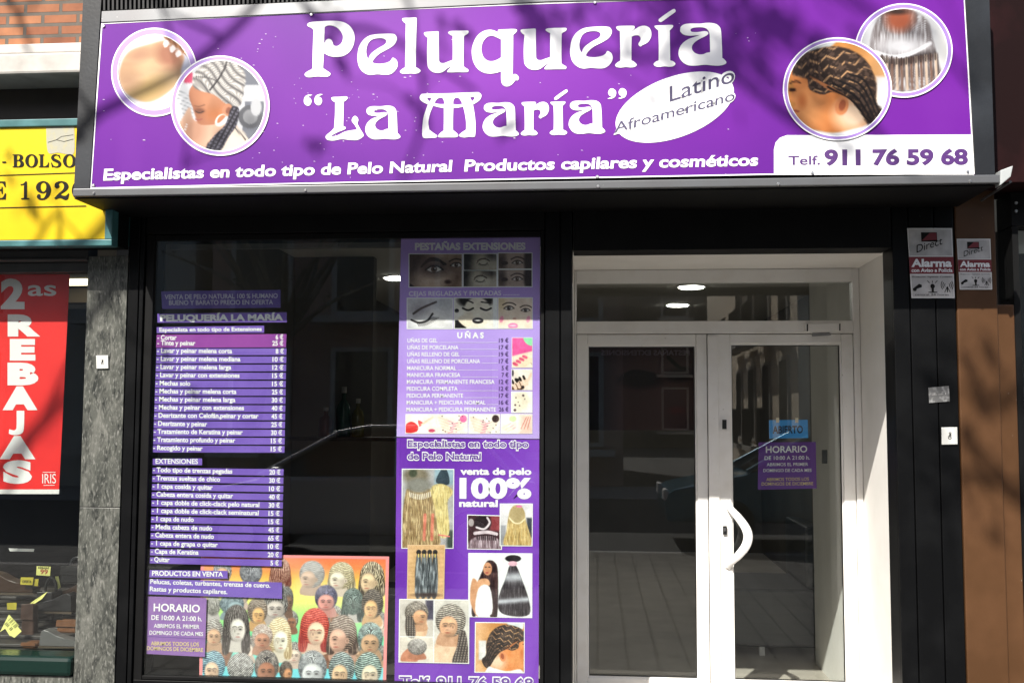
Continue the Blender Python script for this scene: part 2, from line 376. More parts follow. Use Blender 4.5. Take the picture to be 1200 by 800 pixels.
def leaf(xa, xb, sl, sr, pane_top, label=None):
    y0, y1 = YD + .006, YD + .056; zb = 0.02; zt = zlt; zg0, zg1 = Z(830, 797.5, YD), Z(830, pane_top, YD)
    m = MB(); m.box(xa, xa + sl, y0, y1, zb, zt); m.box(xb - sr, xb, y0, y1, zb, zt)
    m.box(xa + sl + .0005, xb - sr - .0005, y0 + .0006, y1, zg1, zt - .0006); m.box(xa + sl + .0005, xb - sr - .0005, y0 + .0006, y1, zb + .0006, zg0)
    o = m.build('door_leaf', WHITEPVC, dr, bevel=0.004)
    g = MB()                                                        # glazing bead
    for a, b, c, d in ((xa + sl, xa + sl + .008, zg0 + .008, zg1 - .008), (xb - sr - .008, xb - sr, zg0 + .008, zg1 - .008), (xa + sl, xb - sr, zg1 - .008, zg1), (xa + sl, xb - sr, zg0, zg0 + .008)):
        g.box(a + .0003, b - .0003, y0 + .012, y0 + .03, c, d)
    g.build('glazing_bead', WHITEPVC, o)
    g = MB()
    for a, b, c, d in ((xa + sl + .0083, xa + sl + .0115, zg0 + .0117, zg1 - .0117), (xb - sr - .0115, xb - sr - .0083, zg0 + .0117, zg1 - .0117), (xa + sl + .0083, xb - sr - .0083, zg1 - .0115, zg1 - .0083), (xa + sl + .0083, xb - sr - .0083, zg0 + .0083, zg0 + .0115)): g.box(a, b, y0 + .018, y0 + .0305, c, d)
    g.build('gasket', DARKM, o)
    MB().box(xa + sl + .001, xb - sr - .001, y0 + .031, y0 + .039, zg0 + .001, zg1 - .001).build('pane', GLASS, o)
    return o
xm = X(830.5, 560, YD)
u = 1 / (F_PX / (DIST + YD))                                         # metres per photo pixel at the door
leafL = leaf(xj0 + .003, xm - .003, 12.3 * u, 12.2 * u, 404)
leafR = leaf(xm + .003, xj1 - .003, 25.5 * u, 13.0 * u, 402.5)
MB().box(xm - .0, X(843, 560, YD), YD - .006, YD + .005, 0.03, zlt - .01).build('astragal', WHITEPVC, leafR, bevel=0.003)
DARKM = mat('dark_lock_metal', (0.05, 0.05, 0.05), 0.35, metal=0.8)
# bow handle
hp = [DP.at(*p) for p in ((851.5, 588), (856, 596), (864.5, 606), (872, 617), (874.8, 627), (872, 638), (864, 649), (856, 658), (852.5, 666))]
dep = [0.0, .03, .052, .062, .065, .062, .052, .03, 0.0]
def catmull(ps, n=5):
    out = []
    for i in range(len(ps) - 1):
        p0, p1, p2, p3 = ps[max(i - 1, 0)], ps[i], ps[i + 1], ps[min(i + 2, len(ps) - 1)]
        for k in range(n):
            t = k / n; out.append(0.5 * ((2 * p1) + (p2 - p0) * t + (2 * p0 - 5 * p1 + 4 * p2 - p3) * t * t + (3 * p1 - p0 - 3 * p2 + p3) * t ** 3))
    return out + [ps[-1]]
hp = catmull([p + Vector((0, .004 - d, 0)) for p, d in zip(hp, dep)])
nh = len(hp); HW = mat('white_door_handle', (0.80, 0.80, 0.80), 0.25)
hm = MB()
vs = []
for i, p in enumerate(hp):                                           # flat strap, wider in the middle
    t = i / (nh - 1); w = .014 + .011 * math.sin(math.pi * t); tg = (hp[min(i + 1, nh - 1)] - hp[max(i - 1, 0)]).normalized(); sd = tg.cross(Vector((0, 1, 0))).normalized()
    for k in range(10):
        a = 2 * math.pi * k / 10; vs.append(p + sd * (w * math.cos(a)) + Vector((0, 1, 0)) * (.009 * math.sin(a)))
hm.add(vs, [(i * 10 + k, i * 10 + (k + 1) % 10, (i + 1) * 10 + (k + 1) % 10, (i + 1) * 10 + k) for i in range(nh - 1) for k in range(10)] + [tuple(range(10)), tuple((nh - 1) * 10 + k for k in range(10))])
hm.build('handle', HW, leafR, smooth=True)
def plate(cx, cy, w, h):
    m = MB(); m.slab(DP, [(cx - w / 2, cy - h / 2), (cx + w / 2, cy - h / 2), (cx + w / 2, cy + h / 2), (cx - w / 2, cy + h / 2)], .006, off=.009)
    return m
lk = plate(849, 497, 5, 11).build('lock', DARKM, leafR)
lk = plate(849.5, 621, 4.5, 10).build('lock', DARKM, leafR)
plate(849.3, 622.3, 2, 4.5).add([], [])
m_ = MB(); m_.slab(DP, [(848.3, 618), (850.5, 618), (850.5, 622), (848.3, 622)], .004, off=.0115); m_.build('key_barrel', mat('steel', (0.55, 0.55, 0.55), 0.3, metal=1.0), lk)
cl = MB(); cl.slab(DP, [(944, 379), (986, 378), (986, 388), (944, 389)], .045, off=.05); co = cl.build('door_closer', WHITEPVC, dr, bevel=0.006)
m_ = MB(); m_.slab(DP, [(945.5, 379.6), (947, 379.6), (947, 388), (945.5, 388)], .004, off=.053); m_.slab(DP, [(983.5, 379), (985, 379), (985, 387.4), (983.5, 387.4)], .004, off=.053)
m_.build('end_screw', DARKM, co)
m_ = MB(); m_.slab(DP, [(952, 390), (972, 389), (974, 392.5), (952, 394)], .012, off=.03); m_.build('closer_arm', mat('grey_steel', (0.25, 0.25, 0.25), 0.4, metal=0.7), co)
# hinge / small latch on the right stile seen through the glass
m_ = MB(); m_.slab(DP, [(963.5, 527), (969.5, 527), (969.5, 543), (963.5, 543)], .01, off=-.1)
tag(m_.build('light_switch', mat('dark_plate', (0.06, 0.06, 0.06), 0.4)), 'small dark wall switch seen through the right door leaf', 'switch')
# ------------------------------------------------------------------ room behind the glass
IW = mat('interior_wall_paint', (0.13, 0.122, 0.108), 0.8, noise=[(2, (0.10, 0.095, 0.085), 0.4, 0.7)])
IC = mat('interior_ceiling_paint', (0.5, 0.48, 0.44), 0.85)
XI0, XI1, YB, ZC = X(176, 500), XV1 + .02, 7.6, 2.75
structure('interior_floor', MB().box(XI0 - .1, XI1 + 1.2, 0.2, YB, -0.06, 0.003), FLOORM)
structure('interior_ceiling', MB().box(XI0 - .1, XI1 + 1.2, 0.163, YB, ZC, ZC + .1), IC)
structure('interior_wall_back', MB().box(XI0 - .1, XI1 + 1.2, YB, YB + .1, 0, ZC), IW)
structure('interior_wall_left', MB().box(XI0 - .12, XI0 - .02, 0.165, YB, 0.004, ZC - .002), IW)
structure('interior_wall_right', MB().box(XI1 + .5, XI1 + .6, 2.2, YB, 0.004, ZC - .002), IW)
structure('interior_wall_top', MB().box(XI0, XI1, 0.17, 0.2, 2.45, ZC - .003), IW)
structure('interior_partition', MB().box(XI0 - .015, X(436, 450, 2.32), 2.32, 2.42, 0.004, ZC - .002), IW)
LAMP = mat_emit('lit_ceiling_lamp', (1.0, 0.96, 0.88), 26.0)
RIM = mat('lamp_rim', (0.6, 0.6, 0.6), 0.4)
def ceil_light(px, py, label):
    d = cam2world(Vector((px - 600, 400 - py, F_PX))); t = (ZC - .012 - CAM.z) / d.z; p = CAM + d * t
    r = thing('ceiling_light', label, 'ceiling light', p, 'round lamps in the salon ceiling')
    MB().lathe(p, [(.105, .0), (.105, .006)], 28).build('lamp_disc', LAMP, r)
    MB().lathe(p, [(.125, .0065), (.13, .0065), (.13, .012), (.125, .012)], 28).build('rim', RIM, r)
ceil_light(810, 337.5, 'lit round ceiling lamp, upper one behind the transom over the door')
ceil_light(794, 358.5, 'lit round ceiling lamp, lower one behind the transom over the door')
ceil_light(466, 327, 'lit round ceiling lamp behind the shop window beside the lash poster')
# low black bench seen through the right leaf
def IP(px, py, Y): return PY(Y).at(px, py)
BY = 2.35
b0, b1 = X(832, 700, BY), X(966, 700, BY)
bn = thing('waiting_bench', 'low dark grey padded bench on white feet behind the right door leaf', 'bench', ((b0 + b1) / 2, BY, 0))
GREYV = mat('dark_grey_vinyl', (0.055, 0.06, 0.062), 0.45)
zb0, zb1 = Z(900, 758, BY), Z(900, 690, BY)
MB().box(b0, b1, BY, BY + .75, zb0, zb1).build('seat', GREYV, bn, bevel=0.02)
MB().box(b1 - .12, b1, BY + .02, BY + .75, zb1 + .004, zb1 + .42).build('backrest', GREYV, bn, bevel=0.02)
for px in (893, 959):
    c = X(px, 765, BY + .03); MB().box(c - .018, c + .018, BY + .02, BY + .056, 0.005, zb0 - .002).build('leg', mat('white_feet', (0.6, 0.6, 0.6), 0.4), bn)
# counter with bottles inside the shop window
CY = 1.9
ct = thing('display_counter', 'dark counter inside the salon behind the shop window', 'counter', (-1.2, CY, 0))
MB().box(X(345, 640, CY), X(628, 640, CY), CY, CY + .45, 0.006, Z(400, 700, CY)).build('body', mat('dark_wood', (0.03, 0.024, 0.02), 0.5), ct, bevel=.006)
zc = Z(400, 700, CY); MB().box(X(340, 640, CY), X(632, 640, CY), CY - .03, CY + .48, zc + .002, zc + .032).build('worktop', mat('dark_top', (0.05, 0.05, 0.052), 0.25), ct, bevel=.006)
SHY = 2.0
sh = thing('wall_shelf', 'dark shelf unit behind the shop window glass', 'shelf', (X(400, 515, SHY), SHY, 0))
zs = Z(400, 512, SHY)
MB().box(X(335, 512, SHY), X(470, 512, SHY), SHY - .02, SHY + .22, zs - .025, zs).build('shelf_board', MATS['dark_wood'], sh)
def bottle(px, h, r, col, label):
    c = (X(px, 505, SHY), SHY + .08, zs + .001)
    b = thing('bottle', label, 'bottle', c, 'bottles on the shelf behind the shop window')
    MB().lathe(c, [(r * .96, 0), (r, .01), (r, h * .55), (r * .75, h * .66), (r * .32, h * .75), (r * .3, h * .88)], 16).build('body', mat('bottle_' + label.split()[0], col, 0.15), b, smooth=True)
    MB().lathe((c[0], c[1], c[2] + h * .881), [(r * .36, 0), (r * .36, h * .12)], 12).build('cap', mat('bottle_cap', (0.35, 0.35, 0.33), 0.4), b)
bottle(399, .34, .05, (0.02, 0.07, 0.05), 'green long-necked bottle on the dark shelf behind the window')
bottle(416, .26, .045, (0.12, 0.10, 0.02), 'olive shorter bottle beside the green one behind the window')
bottle(378, .2, .05, (0.08, 0.02, 0.02), 'dark red squat bottle on the shelf behind the window')
# ================================================================== purple sign over the shop
lean = math.radians(3.8)
ZSB = Z(600, 211, -.43)
SP = Plane((0, -.43, ZSB), (0, -math.cos(lean), math.sin(lean)))
XS0, XS1 = SP.at(86, 226).x, SP.at(1166, 208).x
sg = thing('shop_sign', 'large purple hair salon sign in a black box frame', 'shop sign', (0, -.43, ZSB))
GREYA = mat('grey_anodised_metal', (0.13, 0.135, 0.142), 0.38, metal=0.4, noise=[(6, (0.12, 0.12, 0.125), 0.4, 0.7), (60, (0.4, 0.4, 0.4), 0.72, 0.76)])
FRAMEB = mat('sign_box_paint', (0.010, 0.0115, 0.014), 0.45, spec=.25, noise=[(4, (0.02, 0.023, 0.028), 0.4, 0.65)], bump=(70, 0.05))
# body of the box, side profile follows the leaning front
sn, cs = math.sin(lean), math.cos(lean)
def sp_y(z): return -.43 + .006 + (z - ZSB) * math.tan(lean)
zlo, zhi = ZSB - .055, ZSB + 1.05
MB().prism([(sp_y(zlo), zlo), (sp_y(zhi), zhi), (-.004, zhi), (-.004, zlo)], 'x', XS0 + .004, XS1 - .004).build('sign_box', BLACKD, sg)
fm = MB()
fm.slab(SP, [(99.5, -45), (121.5, -45), (104.5, 222), (86.5, 224)], .03, off=.012)
fm.slab(SP, [(1128.5, -45), (1158, -45), (1166, 207), (1143.5, 206)], .03, off=.012)
fm.slab(SP, [(120.5, 2), (1129, -50), (1129.5, -8), (119.6, 13)], .02, off=-.006)
fm.build('box_frame', FRAMEB, sg)
rl = MB(); rl.slab(SP, [(119.4, 13.5), (640, -10.5), (1131, -22), (1131, -8), (640, 2), (118.7, 26.2)], .022, off=.010); rl.build('top_rail', GREYA, sg)
# ribbed grille over the rail
lv = MB()
for k in range(110):
    px = 121 + k * 5.1
    yy = 13 - (px - 119) * 0.045
    lv.slab(SP, [(px, yy - 60), (px + 2.3, yy - 60), (px + 2.2, yy - .5), (px - .1, yy - .5)], .02, off=.012)
lv.build('ribbed_grille', mat('grille_paint', (0.012, 0.0125, 0.014), 0.5, spec=.2), sg)
# printed face
FACE = [(118.6, 27), (360, 14.6), (640, 3.2), (880, -4.6), (1130.5, -7.5), (1142.2, 204.8), (900, 205.2), (600, 210.8), (350, 216), (105.2, 221.5)]
def q4(p, a, b, c, d): return [a, b, c, d]
nx, ny = 200, 46
top = [(118.6, 27), (360, 14.6), (640, 3.2), (880, -4.6), (1130.5, -7.5)]; bot = [(105.2, 221.5), (350, 216), (600, 210.8), (900, 205.2), (1142.2, 204.8)]
def edge(pl, t):
    xs = np.array([p[0] for p in pl]); f = np.interp(t, np.linspace(0, 1, 2), [xs[0], xs[-1]]); return f, np.interp(f, xs, [p[1] for p in pl])
P_, U_, V_ = [], [], []
for j in range(ny + 1):
    for i in range(nx + 1):
        a = edge(top, i / nx); b = edge(bot, i / nx); v = j / ny
        U_.append(a[0] * (1 - v) + b[0] * v); V_.append(a[1] * (1 - v) + b[1] * v)
U_ = np.array(U_); V_ = np.array(V_)
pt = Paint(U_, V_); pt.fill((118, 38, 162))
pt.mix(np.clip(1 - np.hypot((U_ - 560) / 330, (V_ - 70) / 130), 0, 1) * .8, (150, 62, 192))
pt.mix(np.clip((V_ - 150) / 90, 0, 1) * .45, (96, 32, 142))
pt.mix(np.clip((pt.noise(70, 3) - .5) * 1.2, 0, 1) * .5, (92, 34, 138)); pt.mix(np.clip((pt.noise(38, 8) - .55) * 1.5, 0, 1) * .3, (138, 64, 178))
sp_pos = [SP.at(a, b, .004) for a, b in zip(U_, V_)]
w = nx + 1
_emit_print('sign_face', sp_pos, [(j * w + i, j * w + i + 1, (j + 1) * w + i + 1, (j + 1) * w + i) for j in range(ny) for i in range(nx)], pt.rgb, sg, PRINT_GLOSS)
# white border line and phone box
bd = MB()
def strip(mb, plane, pts, wd, off, closed=False):
    n = len(pts); rng = range(n if closed else n - 1)
    for i in rng:
        a = Vector(pts[i]); b = Vector(pts[(i + 1) % n]); d = (b - a).normalized(); q = Vector((-d.y, d.x)) * wd / 2; e = d * wd / 2
        mb.add([plane.at(*(a - q - e * 0), off), plane.at(*(b - q), off), plane.at(*(b + q), off), plane.at(*(a + q - e * 0), off)], [(0, 1, 2, 3)])
strip(bd, SP, [(119.4, 27.8)] + [(x, y + .9) for x, y in top[1:-1]] + [(1129.6, -6.6)], 1.5, .0052)
strip(bd, SP, [(119.4, 27.8), (106.2, 220.4)], 1.5, .0053); strip(bd, SP, [(1129.8, -6.6), (1141.4, 204)], 1.5, .0053)
strip(bd, SP, [(106.2, 220.6)] + [(x, y - .9) for x, y in bot[1:-1]] + [(1141.4, 204)], 1.5, .0054)
bd.slab(SP, [(907, 204.4), (907, 175), (909, 167), (914, 161.5), (922, 158.6), (1138.4, 157.8), (1141.2, 204)], .001, off=.0060)
bd.build('white_border', TXTW, sg)
# speckles and scratches of worn print
rs = random.Random(5); wk = MB()
for k in range(150):
    px, py = rs.uniform(112, 900), rs.uniform(12, 214)
    if rs.random() < .5: px = rs.choice([rs.gauss(310, 25), rs.gauss(400, 40), rs.gauss(460, 40)]); py = rs.choice([rs.gauss(180, 18), rs.gauss(80, 30), rs.gauss(130, 20)])
    if not (118 < px < 900 and 25 < py < 212): continue
    r = rs.uniform(.3, .75); a = rs.uniform(1, 3.0)
    wk.add([SP.at(px - r * a, py, .0056), SP.at(px, py - r * .8, .0056), SP.at(px + r * a, py + .3, .0056), SP.at(px, py + r * .8, .0056)], [(0, 1, 2, 3)])
wk.build('worn_specks', mat('worn_print', (0.55, 0.45, 0.62), 0.6), sg)['kind'] = 'stuff'
# lettering: hand-drawn art nouveau letters
GL = {
 'P': ([[(100,140),(125,118),(200,105),(320,98),(440,98),(530,115),(600,160),(645,230),(655,310),(635,400),(585,470),(510,512),(430,520),(360,508),(295,475,1),(285,650,1),(310,668),(365,705),(372,725),(345,748),(300,752),(215,748),(130,758),(85,748),(70,722),(95,695),(150,665),(162,648,1),(165,450),(175,205,1),(150,180),(110,160)],
        [(303,170,1),(340,152),(400,155),(460,185),(505,240),(520,290),(505,350),(470,385),(435,393),(408,380),(398,350),(380,318),(345,308),(318,325),(312,342),(297,358,1)]], 350, 15),
 'e': ([[(690,500),(690,560),(710,640),(760,700),(830,730),(920,722),(1000,728),(1060,725),(1110,700),(1150,650),(1160,600),(1145,555),(1110,530),(1095,535),(1080,560),(1040,585),(960,600),(890,595),(862,580,1),(890,535),(950,480),(1040,430),(1110,385),(1145,335),(1150,295),(1130,260),(1090,248),(1000,248),(900,255),(820,275),(750,330),(705,410)],
        [(818,548,1),(830,510),(860,470),(930,420),(1000,380),(1025,350),(1020,320),(985,302),(930,300),(870,312),(825,345),(800,400),(792,460),(800,515)]], 350, 15),
 'l': ([[(112,80),(130,65),(200,60),(270,58),(284,68),(284,120,1),(275,400),(272,640,1),(300,652),(330,680),(310,705),(270,716),(210,713),(130,718),(95,705),(88,685),(115,660),(148,640,1),(150,450),(155,130,1),(130,110)]], 460, 15),
 'u': ([[(368,245),(385,230),(450,225),(530,220),(542,232,1),(543,400),(545,560,1),(560,585),(600,592),(650,575),(705,555,1),(705,275,1),(675,258),(652,238),(665,222),(700,215),(800,212),(880,212),(892,230),(880,250),(850,268),(836,282,1),(834,450),(834,630,1),(860,650),(888,668),(885,692),(860,697),(760,698),(660,700),(640,690),(655,665),(705,620,1),(650,650),(590,695),(530,707),(470,695),(425,655),(408,600),(405,450),(412,295,1),(385,275)]], 460, 15),
 'q': ([[(430,130,1),(390,110),(330,102),(250,125),(180,190),(140,280),(128,370),(145,470),(190,550),(260,600),(340,615),(420,605),(472,588,1),(472,680),(485,735),(520,762),(560,762),(600,740),(630,705),(645,690),(665,695),(680,668),(665,635),(635,620),(608,628,1),(612,400),(614,160,1),(640,140),(660,110),(645,95),(600,92),(520,96),(445,100),(436,115,1)],
        [(472,215,1),(420,190),(370,172),(310,185),(262,240),(242,310),(245,360),(265,420),(310,460),(365,470),(420,455),(472,425,1)]], 540, 25),
 'r': ([[(620,225),(640,210),(720,205),(820,205),(838,220),(830,245),(790,282,1),(850,240),(900,212),(960,205),(1010,230),(1032,280),(1028,340),(990,400),(925,435),(908,448),(888,435),(882,415),(905,375),(905,340),(880,318),(840,318),(803,332,1),(800,450),(800,610,1),(830,625),(862,660),(840,685),(790,692),(735,688),(670,695),(620,685),(610,660),(640,630),(668,615,1),(668,450),(664,270,1),(640,255)]], 660, 10),
 'i': ([[(170,265),(185,252),(280,248),(375,245),(390,262),(375,285),(348,310,1),(352,500),(355,660,1),(390,672),(415,700),(390,728),(340,735),(290,730),(220,737),(175,725),(160,702),(185,675),(218,660,1),(220,480),(215,310,1),(190,290)]], 750, 5),
 'acc': ([[(218,185),(235,165),(310,110),(385,62),(410,62),(418,85),(400,105),(330,155),(260,205),(235,210),(220,200)]], 750, 5),
 'a': ([[(470,300),(480,265),(520,238),(590,228),(700,230),(800,220),(880,230),(930,265),(950,320),(960,480),(965,630,1),(985,645),(1012,680),(995,705),(930,722),(850,720),(760,712),(660,722),(570,718),(500,680),(455,610),(455,540),(490,470),(560,415),(640,385),(700,365,1),(650,368),(580,372),(510,358),(475,325)],
        [(592,310),(600,290),(650,275),(740,275),(790,300),(815,350),(820,450),(822,565,1),(780,572),(740,588),(690,590),(640,570),(610,530),(612,490),(640,450),(700,410),(770,375),(800,350),(790,325),(750,318),(680,328),(620,328),(600,322)]], 750, 5),
 'L': ([[(182,205),(200,190),(280,187),(355,182),(373,198),(360,222),(328,245,1),(325,400),(322,530,1),(345,538),(350,555),(335,570),(270,595),(210,625),(180,645),(195,650),(260,635),(340,595),(420,578),(485,570,1),(460,520),(425,475),(428,440),(455,410),(485,425),(500,460),(490,500),(520,560),(560,630),(545,660),(490,690),(420,692),(300,682),(210,698),(140,690),(115,660),(130,630),(180,590),(215,550,1),(225,400),(228,250,1),(200,235)]], 370, 95),
 'M': ([[(118,190),(135,160),(180,150),(450,145),(760,133),(815,138),(842,170),(825,220),(780,255),(742,275,1),(760,380),(772,490),(770,620),(755,655),(700,655),(640,662),(590,650),(578,635),(610,605),(662,570,1),(662,480),(645,370),(628,300,1),(580,312),(512,318,1),(508,450),(508,575,1),(545,605),(565,630),(550,658),(450,660),(350,660),(338,640),(360,610),(400,580,1),(402,450),(402,320,1),(340,308),(275,290,1),(240,380),(220,480),(230,570,1),(280,610),(322,640),(310,662),(240,668),(170,668),(150,640),(148,580),(160,440),(190,340),(215,275,1),(160,250),(125,220)],
        [(207,210),(225,198),(258,203,1),(238,243,1),(222,228)], [(292,262,1),(310,225),(345,200),(385,202),(405,240),(405,272,1),(350,272)], [(510,272,1),(515,225),(540,198),(580,205),(605,240),(618,270,1),(560,278)], [(707,195,1),(735,188),(760,192),(755,215),(732,240,1)]], 480, 95)}
def glyph(mb, key, plane, off, box=None):
    loops, ox, oy = GL[key]
    L = [smooth_loop([(p[0] / 10 + ox, p[1] / 10 + oy) + tuple(p[2:]) for p in lp], 5) for lp in loops]
    xs = [p[0] for p in L[0]]; ys = [p[1] for p in L[0]]
    if box:
        bx0, by0, bx1, by1 = min(xs), min(ys), max(xs), max(ys)
        fx = lambda x, y: (box[0] + (x - bx0) / (bx1 - bx0) * (box[2] - box[0]), box[1] + (y - by0) / (by1 - by0) * (box[3] - box[1]))
    else: fx = lambda x, y: (x, y)
    outline(mb, plane, off, L, fx)
lt = MB(); O = .0064
for k in ('P', 'e', 'l', 'u', 'q', 'r', 'i', 'acc', 'a'): glyph(lt, k, SP, O)
glyph(lt, 'u', SP, O, (610, 32.8, 664, 82.2)); glyph(lt, 'e', SP, O, (668, 31.3, 718, 80.6))
lt.build('headline_lettering', TXTW, sg); lt = MB()
glyph(lt, 'L', SP, O); glyph(lt, 'a', SP, O, (428, 124, 469.2, 163.4)); glyph(lt, 'M', SP, O)
glyph(lt, 'a', SP, O, (565.6, 120, 608, 160.2)); glyph(lt, 'r', SP, O, (610.3, 119.5, 643.3, 159)); glyph(lt, 'i', SP, O, (644.2, 119, 664.6, 158.4))
glyph(lt, 'acc', SP, O, (649.4, 105, 665.2, 117.4)); glyph(lt, 'a', SP, O, (666.4, 117.6, 709.2, 157))
QT = [(20,250),(35,222),(60,217),(85,235),(90,265),(75,295),(40,308),(12,305,1),(40,295),(50,282,1),(30,278)]
for sx in (0, 92): outline(lt, SP, O, [smooth_loop(QT, 4)], lambda x, y, sx=sx: (710 + (x + sx) / 7.5, 75 + (y - (2 if sx else 0)) / 7.5))
for cx, cy in ((361.2, 117.6), (373.6, 117)): outline(lt, SP, O, [smooth_loop(QT, 4)], lambda x, y, cx=cx, cy=cy: (cx - (x - 50) / 7.8, cy - (y - 262) / 7.0))
lt.build('name_lettering', TXTW, sg); lt = MB()
text(lt, SP, O, 'Especialistas en todo tipo de Pelo Natural', (121, 211.2), (529, 200.8), 12.6, bold=.028, shear=.12)
lt.build('lettering', TXTW, sg); lt = MB()
text(lt, SP, O, 'Productos capilares y cosméticos', (544, 200.6), (888, 193.8), 12.8, bold=.028, shear=.12)
lt.build('lettering', TXTW, sg)
cut = MB(); strip(cut, SP, [(379.8, 50.6), (377.8, 53), (377, 56), (378, 59.5), (380, 62.5)], .55, O + .0008); cut.build('letter_notch', mat('notch_ink', (0.22, 0.12, 0.28), 0.5), sg)
ov = MB(); outline(ov, SP, .0060, [ell_pts(790.7, 125.7, 72.8, 35.2, 90, math.radians(-20.5))], lambda x, y: (x, y))
text(ov, SP, .0068, 'Latino', (784, 120), (861.5, 95.5), 18, bold=.075, shear=.3); text(ov, SP, .0070, 'Afroamericano', (719, 156.5), (861.8, 117), 12.5, bold=.10, shear=.3)
ov.build('oval_badge', TXTW, sg)
ob = MB(); text(ob, SP, .0076, 'Latino', (784.8, 119.6), (860.5, 96.0), 17.2, bold=.004, shear=.3); ob.build('badge_lettering', mat('grey_blue_ink', alb((70, 62, 104)), 0.5), sg); ob = MB(); text(ob, SP, .0078, 'Afroamericano', (720, 156), (860.8, 117.6), 11.6, bold=.006, shear=.3)
ob.build('badge_lettering', mat('grey_blue_ink', alb((70, 62, 104)), 0.5), sg)
ph = MB(); text(ph, SP, .0070, 'Telf.', (923.8, 193.2), (961, 192.9), 10.2, bold=.015); ph.build('lettering', mat('purple_ink', alb((88, 40, 122)), 0.45), sg); ph = MB(); text(ph, SP, .0070, '911 76 59 68', (966, 193), (1134.5, 192.2), 16.6, bold=.045)
ph.build('phone_number', mat('purple_ink', alb((88, 40, 122)), 0.45), sg)
# screws along the sign
for px, py in ((121.5, 31), (365, 17.5), (697, 3.5), (109.6, 217.3), (700, 207.3), (952, 202.5), (1134, 201.5)):
    c = SP.at(px, py, .006); m_ = MB(); m_.tube([c, c + SP.n * .005], [.008, .0055], 10); m_.build('screw', MATS['steel'], sg)
# folded awning under the sign
AY = -.455
aw = thing('folded_awning', 'retracted awning with a grey metal front bar below the purple sign', 'awning', (0, AY, ZSB - .04))
za1, za0 = Z(600, 213.2, AY), Z(600, 222.6, AY)
MB().box(X(85, 226, AY), X(1172, 212, AY), AY, AY + .03, za0, za1).build('front_bar', GREYA, aw, bevel=.004)
MB().box(X(93, 232, AY), X(1160, 214, AY), AY + .034, -.02, za0 - .006, za0 + .02).build('soffit', BLACKD, aw)
ec = MB(); ec.prism([(X(1171, 212, AY) + .002, za0 - .012), (X(1184, 208, AY), za0 + .024), (X(1187, 205, AY), za1 + .035), (X(1172, 205, AY), za1 + .016)], 'y', AY - .006, AY + .05)
ec.build('end_cap', mat('pale_grey_cap', (0.38, 0.4, 0.4), 0.4), aw, bevel=.003)
a0 = PY(AY + .02).at(1184, 213); a1 = PY(AY + .36).at(1150, 235)
MB().tube([a0, a1], .006, 8).build('arm', mat('arm_metal', (0.12, 0.12, 0.12), 0.4, metal=.6), aw)
for px in (110, 358, 701, 912, 1137):
    c = PY(AY).at(px, 226.6 - (px - 86) * .0132); m_ = MB(); m_.tube([c, c + Vector((0, -.005, 0))], [.007, .005], 10); m_.build('screw', MATS['steel'], aw)
# ================================================================== round pictures on the sign
def ring(c, r, lav, name):
    m = MB(); O_ = .0074 + ring.k * .0012; ring.k += 1
    def band(r0, r1, o, mb):
        a = ell_pts(*c, *r0, 96); b = ell_pts(*c, *r1, 96); n = 96
        mb.add([SP.at(*q, o) for q in a] + [SP.at(*q, o) for q in b], [(i, (i + 1) % n, n + (i + 1) % n, n + i) for i in range(n)])
    band(r, (r[0] - 1.5, r[1] - 1.5), O_, m); band((lav[0] + 1.2, lav[1] + 1.2), lav, O_, m)
    o = m.build(name, TXTW, sg)
    m = MB(); band((r[0] - 1.5, r[1] - 1.5), (lav[0] + 1.2, lav[1] + 1.2), O_, m); m.build('lavender_ring', LAV, o)
    return O_
ring.k = 0
LAV = mat('lavender_print', alb((178, 142, 226)), 0.4)
def braid_tex(p, f, g, period, cols, mask, knots=9):
    """rows of plaits: f across the rows, g along them"""
    row = np.abs(np.sin(np.pi * f / period)); tw = 0.5 + 0.5 * np.sin(2 * np.pi * (g / knots + np.abs(np.mod(f / period, 1) - .5)))
    d, m_, l = (np.array(c, float) for c in cols)
    c = d + (m_ - d) * np.clip(row * 1.6, 0, 1)[..., None] + (l - m_) * (np.clip(row * 1.5 - .5, 0, 1) * tw)[..., None]
    p.rgb = p.rgb * (1 - mask[..., None]) + c * mask[..., None]
def pic_ponytail(p):
    p.fill((238, 236, 240)); p.mix(p.poly([(330, 60), (500, 60), (500, 260), (400, 300), (360, 200)]), (205, 208, 226))
    body = p.poly([(88, 300), (105, 230), (150, 175), (240, 145), (320, 125), (360, 140), (400, 180), (425, 210), (410, 270), (400, 330), (330, 400), (250, 440), (180, 430), (110, 380)], 14)
    p.mix(body, (205, 165, 128)); p.mix(body * np.clip((p.noise(40, 1, sx=.35, sy=1.6) - .3), 0, 1), (232, 205, 160))
    p.mix(body * p.e(240, 385, 110, 55, -25, 60), (228, 192, 128)); p.mix(body * p.e(130, 330, 60, 40, 0, 60), (190, 150, 118))
    p.mix(body * p.e(350, 200, 75, 55, 30, 50), (176, 118, 92)); p.mix(body * p.e(190, 200, 60, 30, -20, 50), (196, 150, 120))
    for a, b in (((330, 100), (352, 125)), ((365, 125), (385, 150)), ((400, 150), (420, 178)), ((430, 180), (448, 195))):
        p.mix(p.line([a, b], 26, 8), (170, 118, 80)); p.mix(p.line([(a[0] + 6, a[1] + 4), b], 9, 6), (120, 72, 44))
    for x, y in ((335, 138), (368, 165), (398, 190)): p.mix(p.poly([(x - 18, y - 2), (x, y - 18), (x + 14, y + 2), (x - 8, y + 22)], 4), (250, 240, 238))
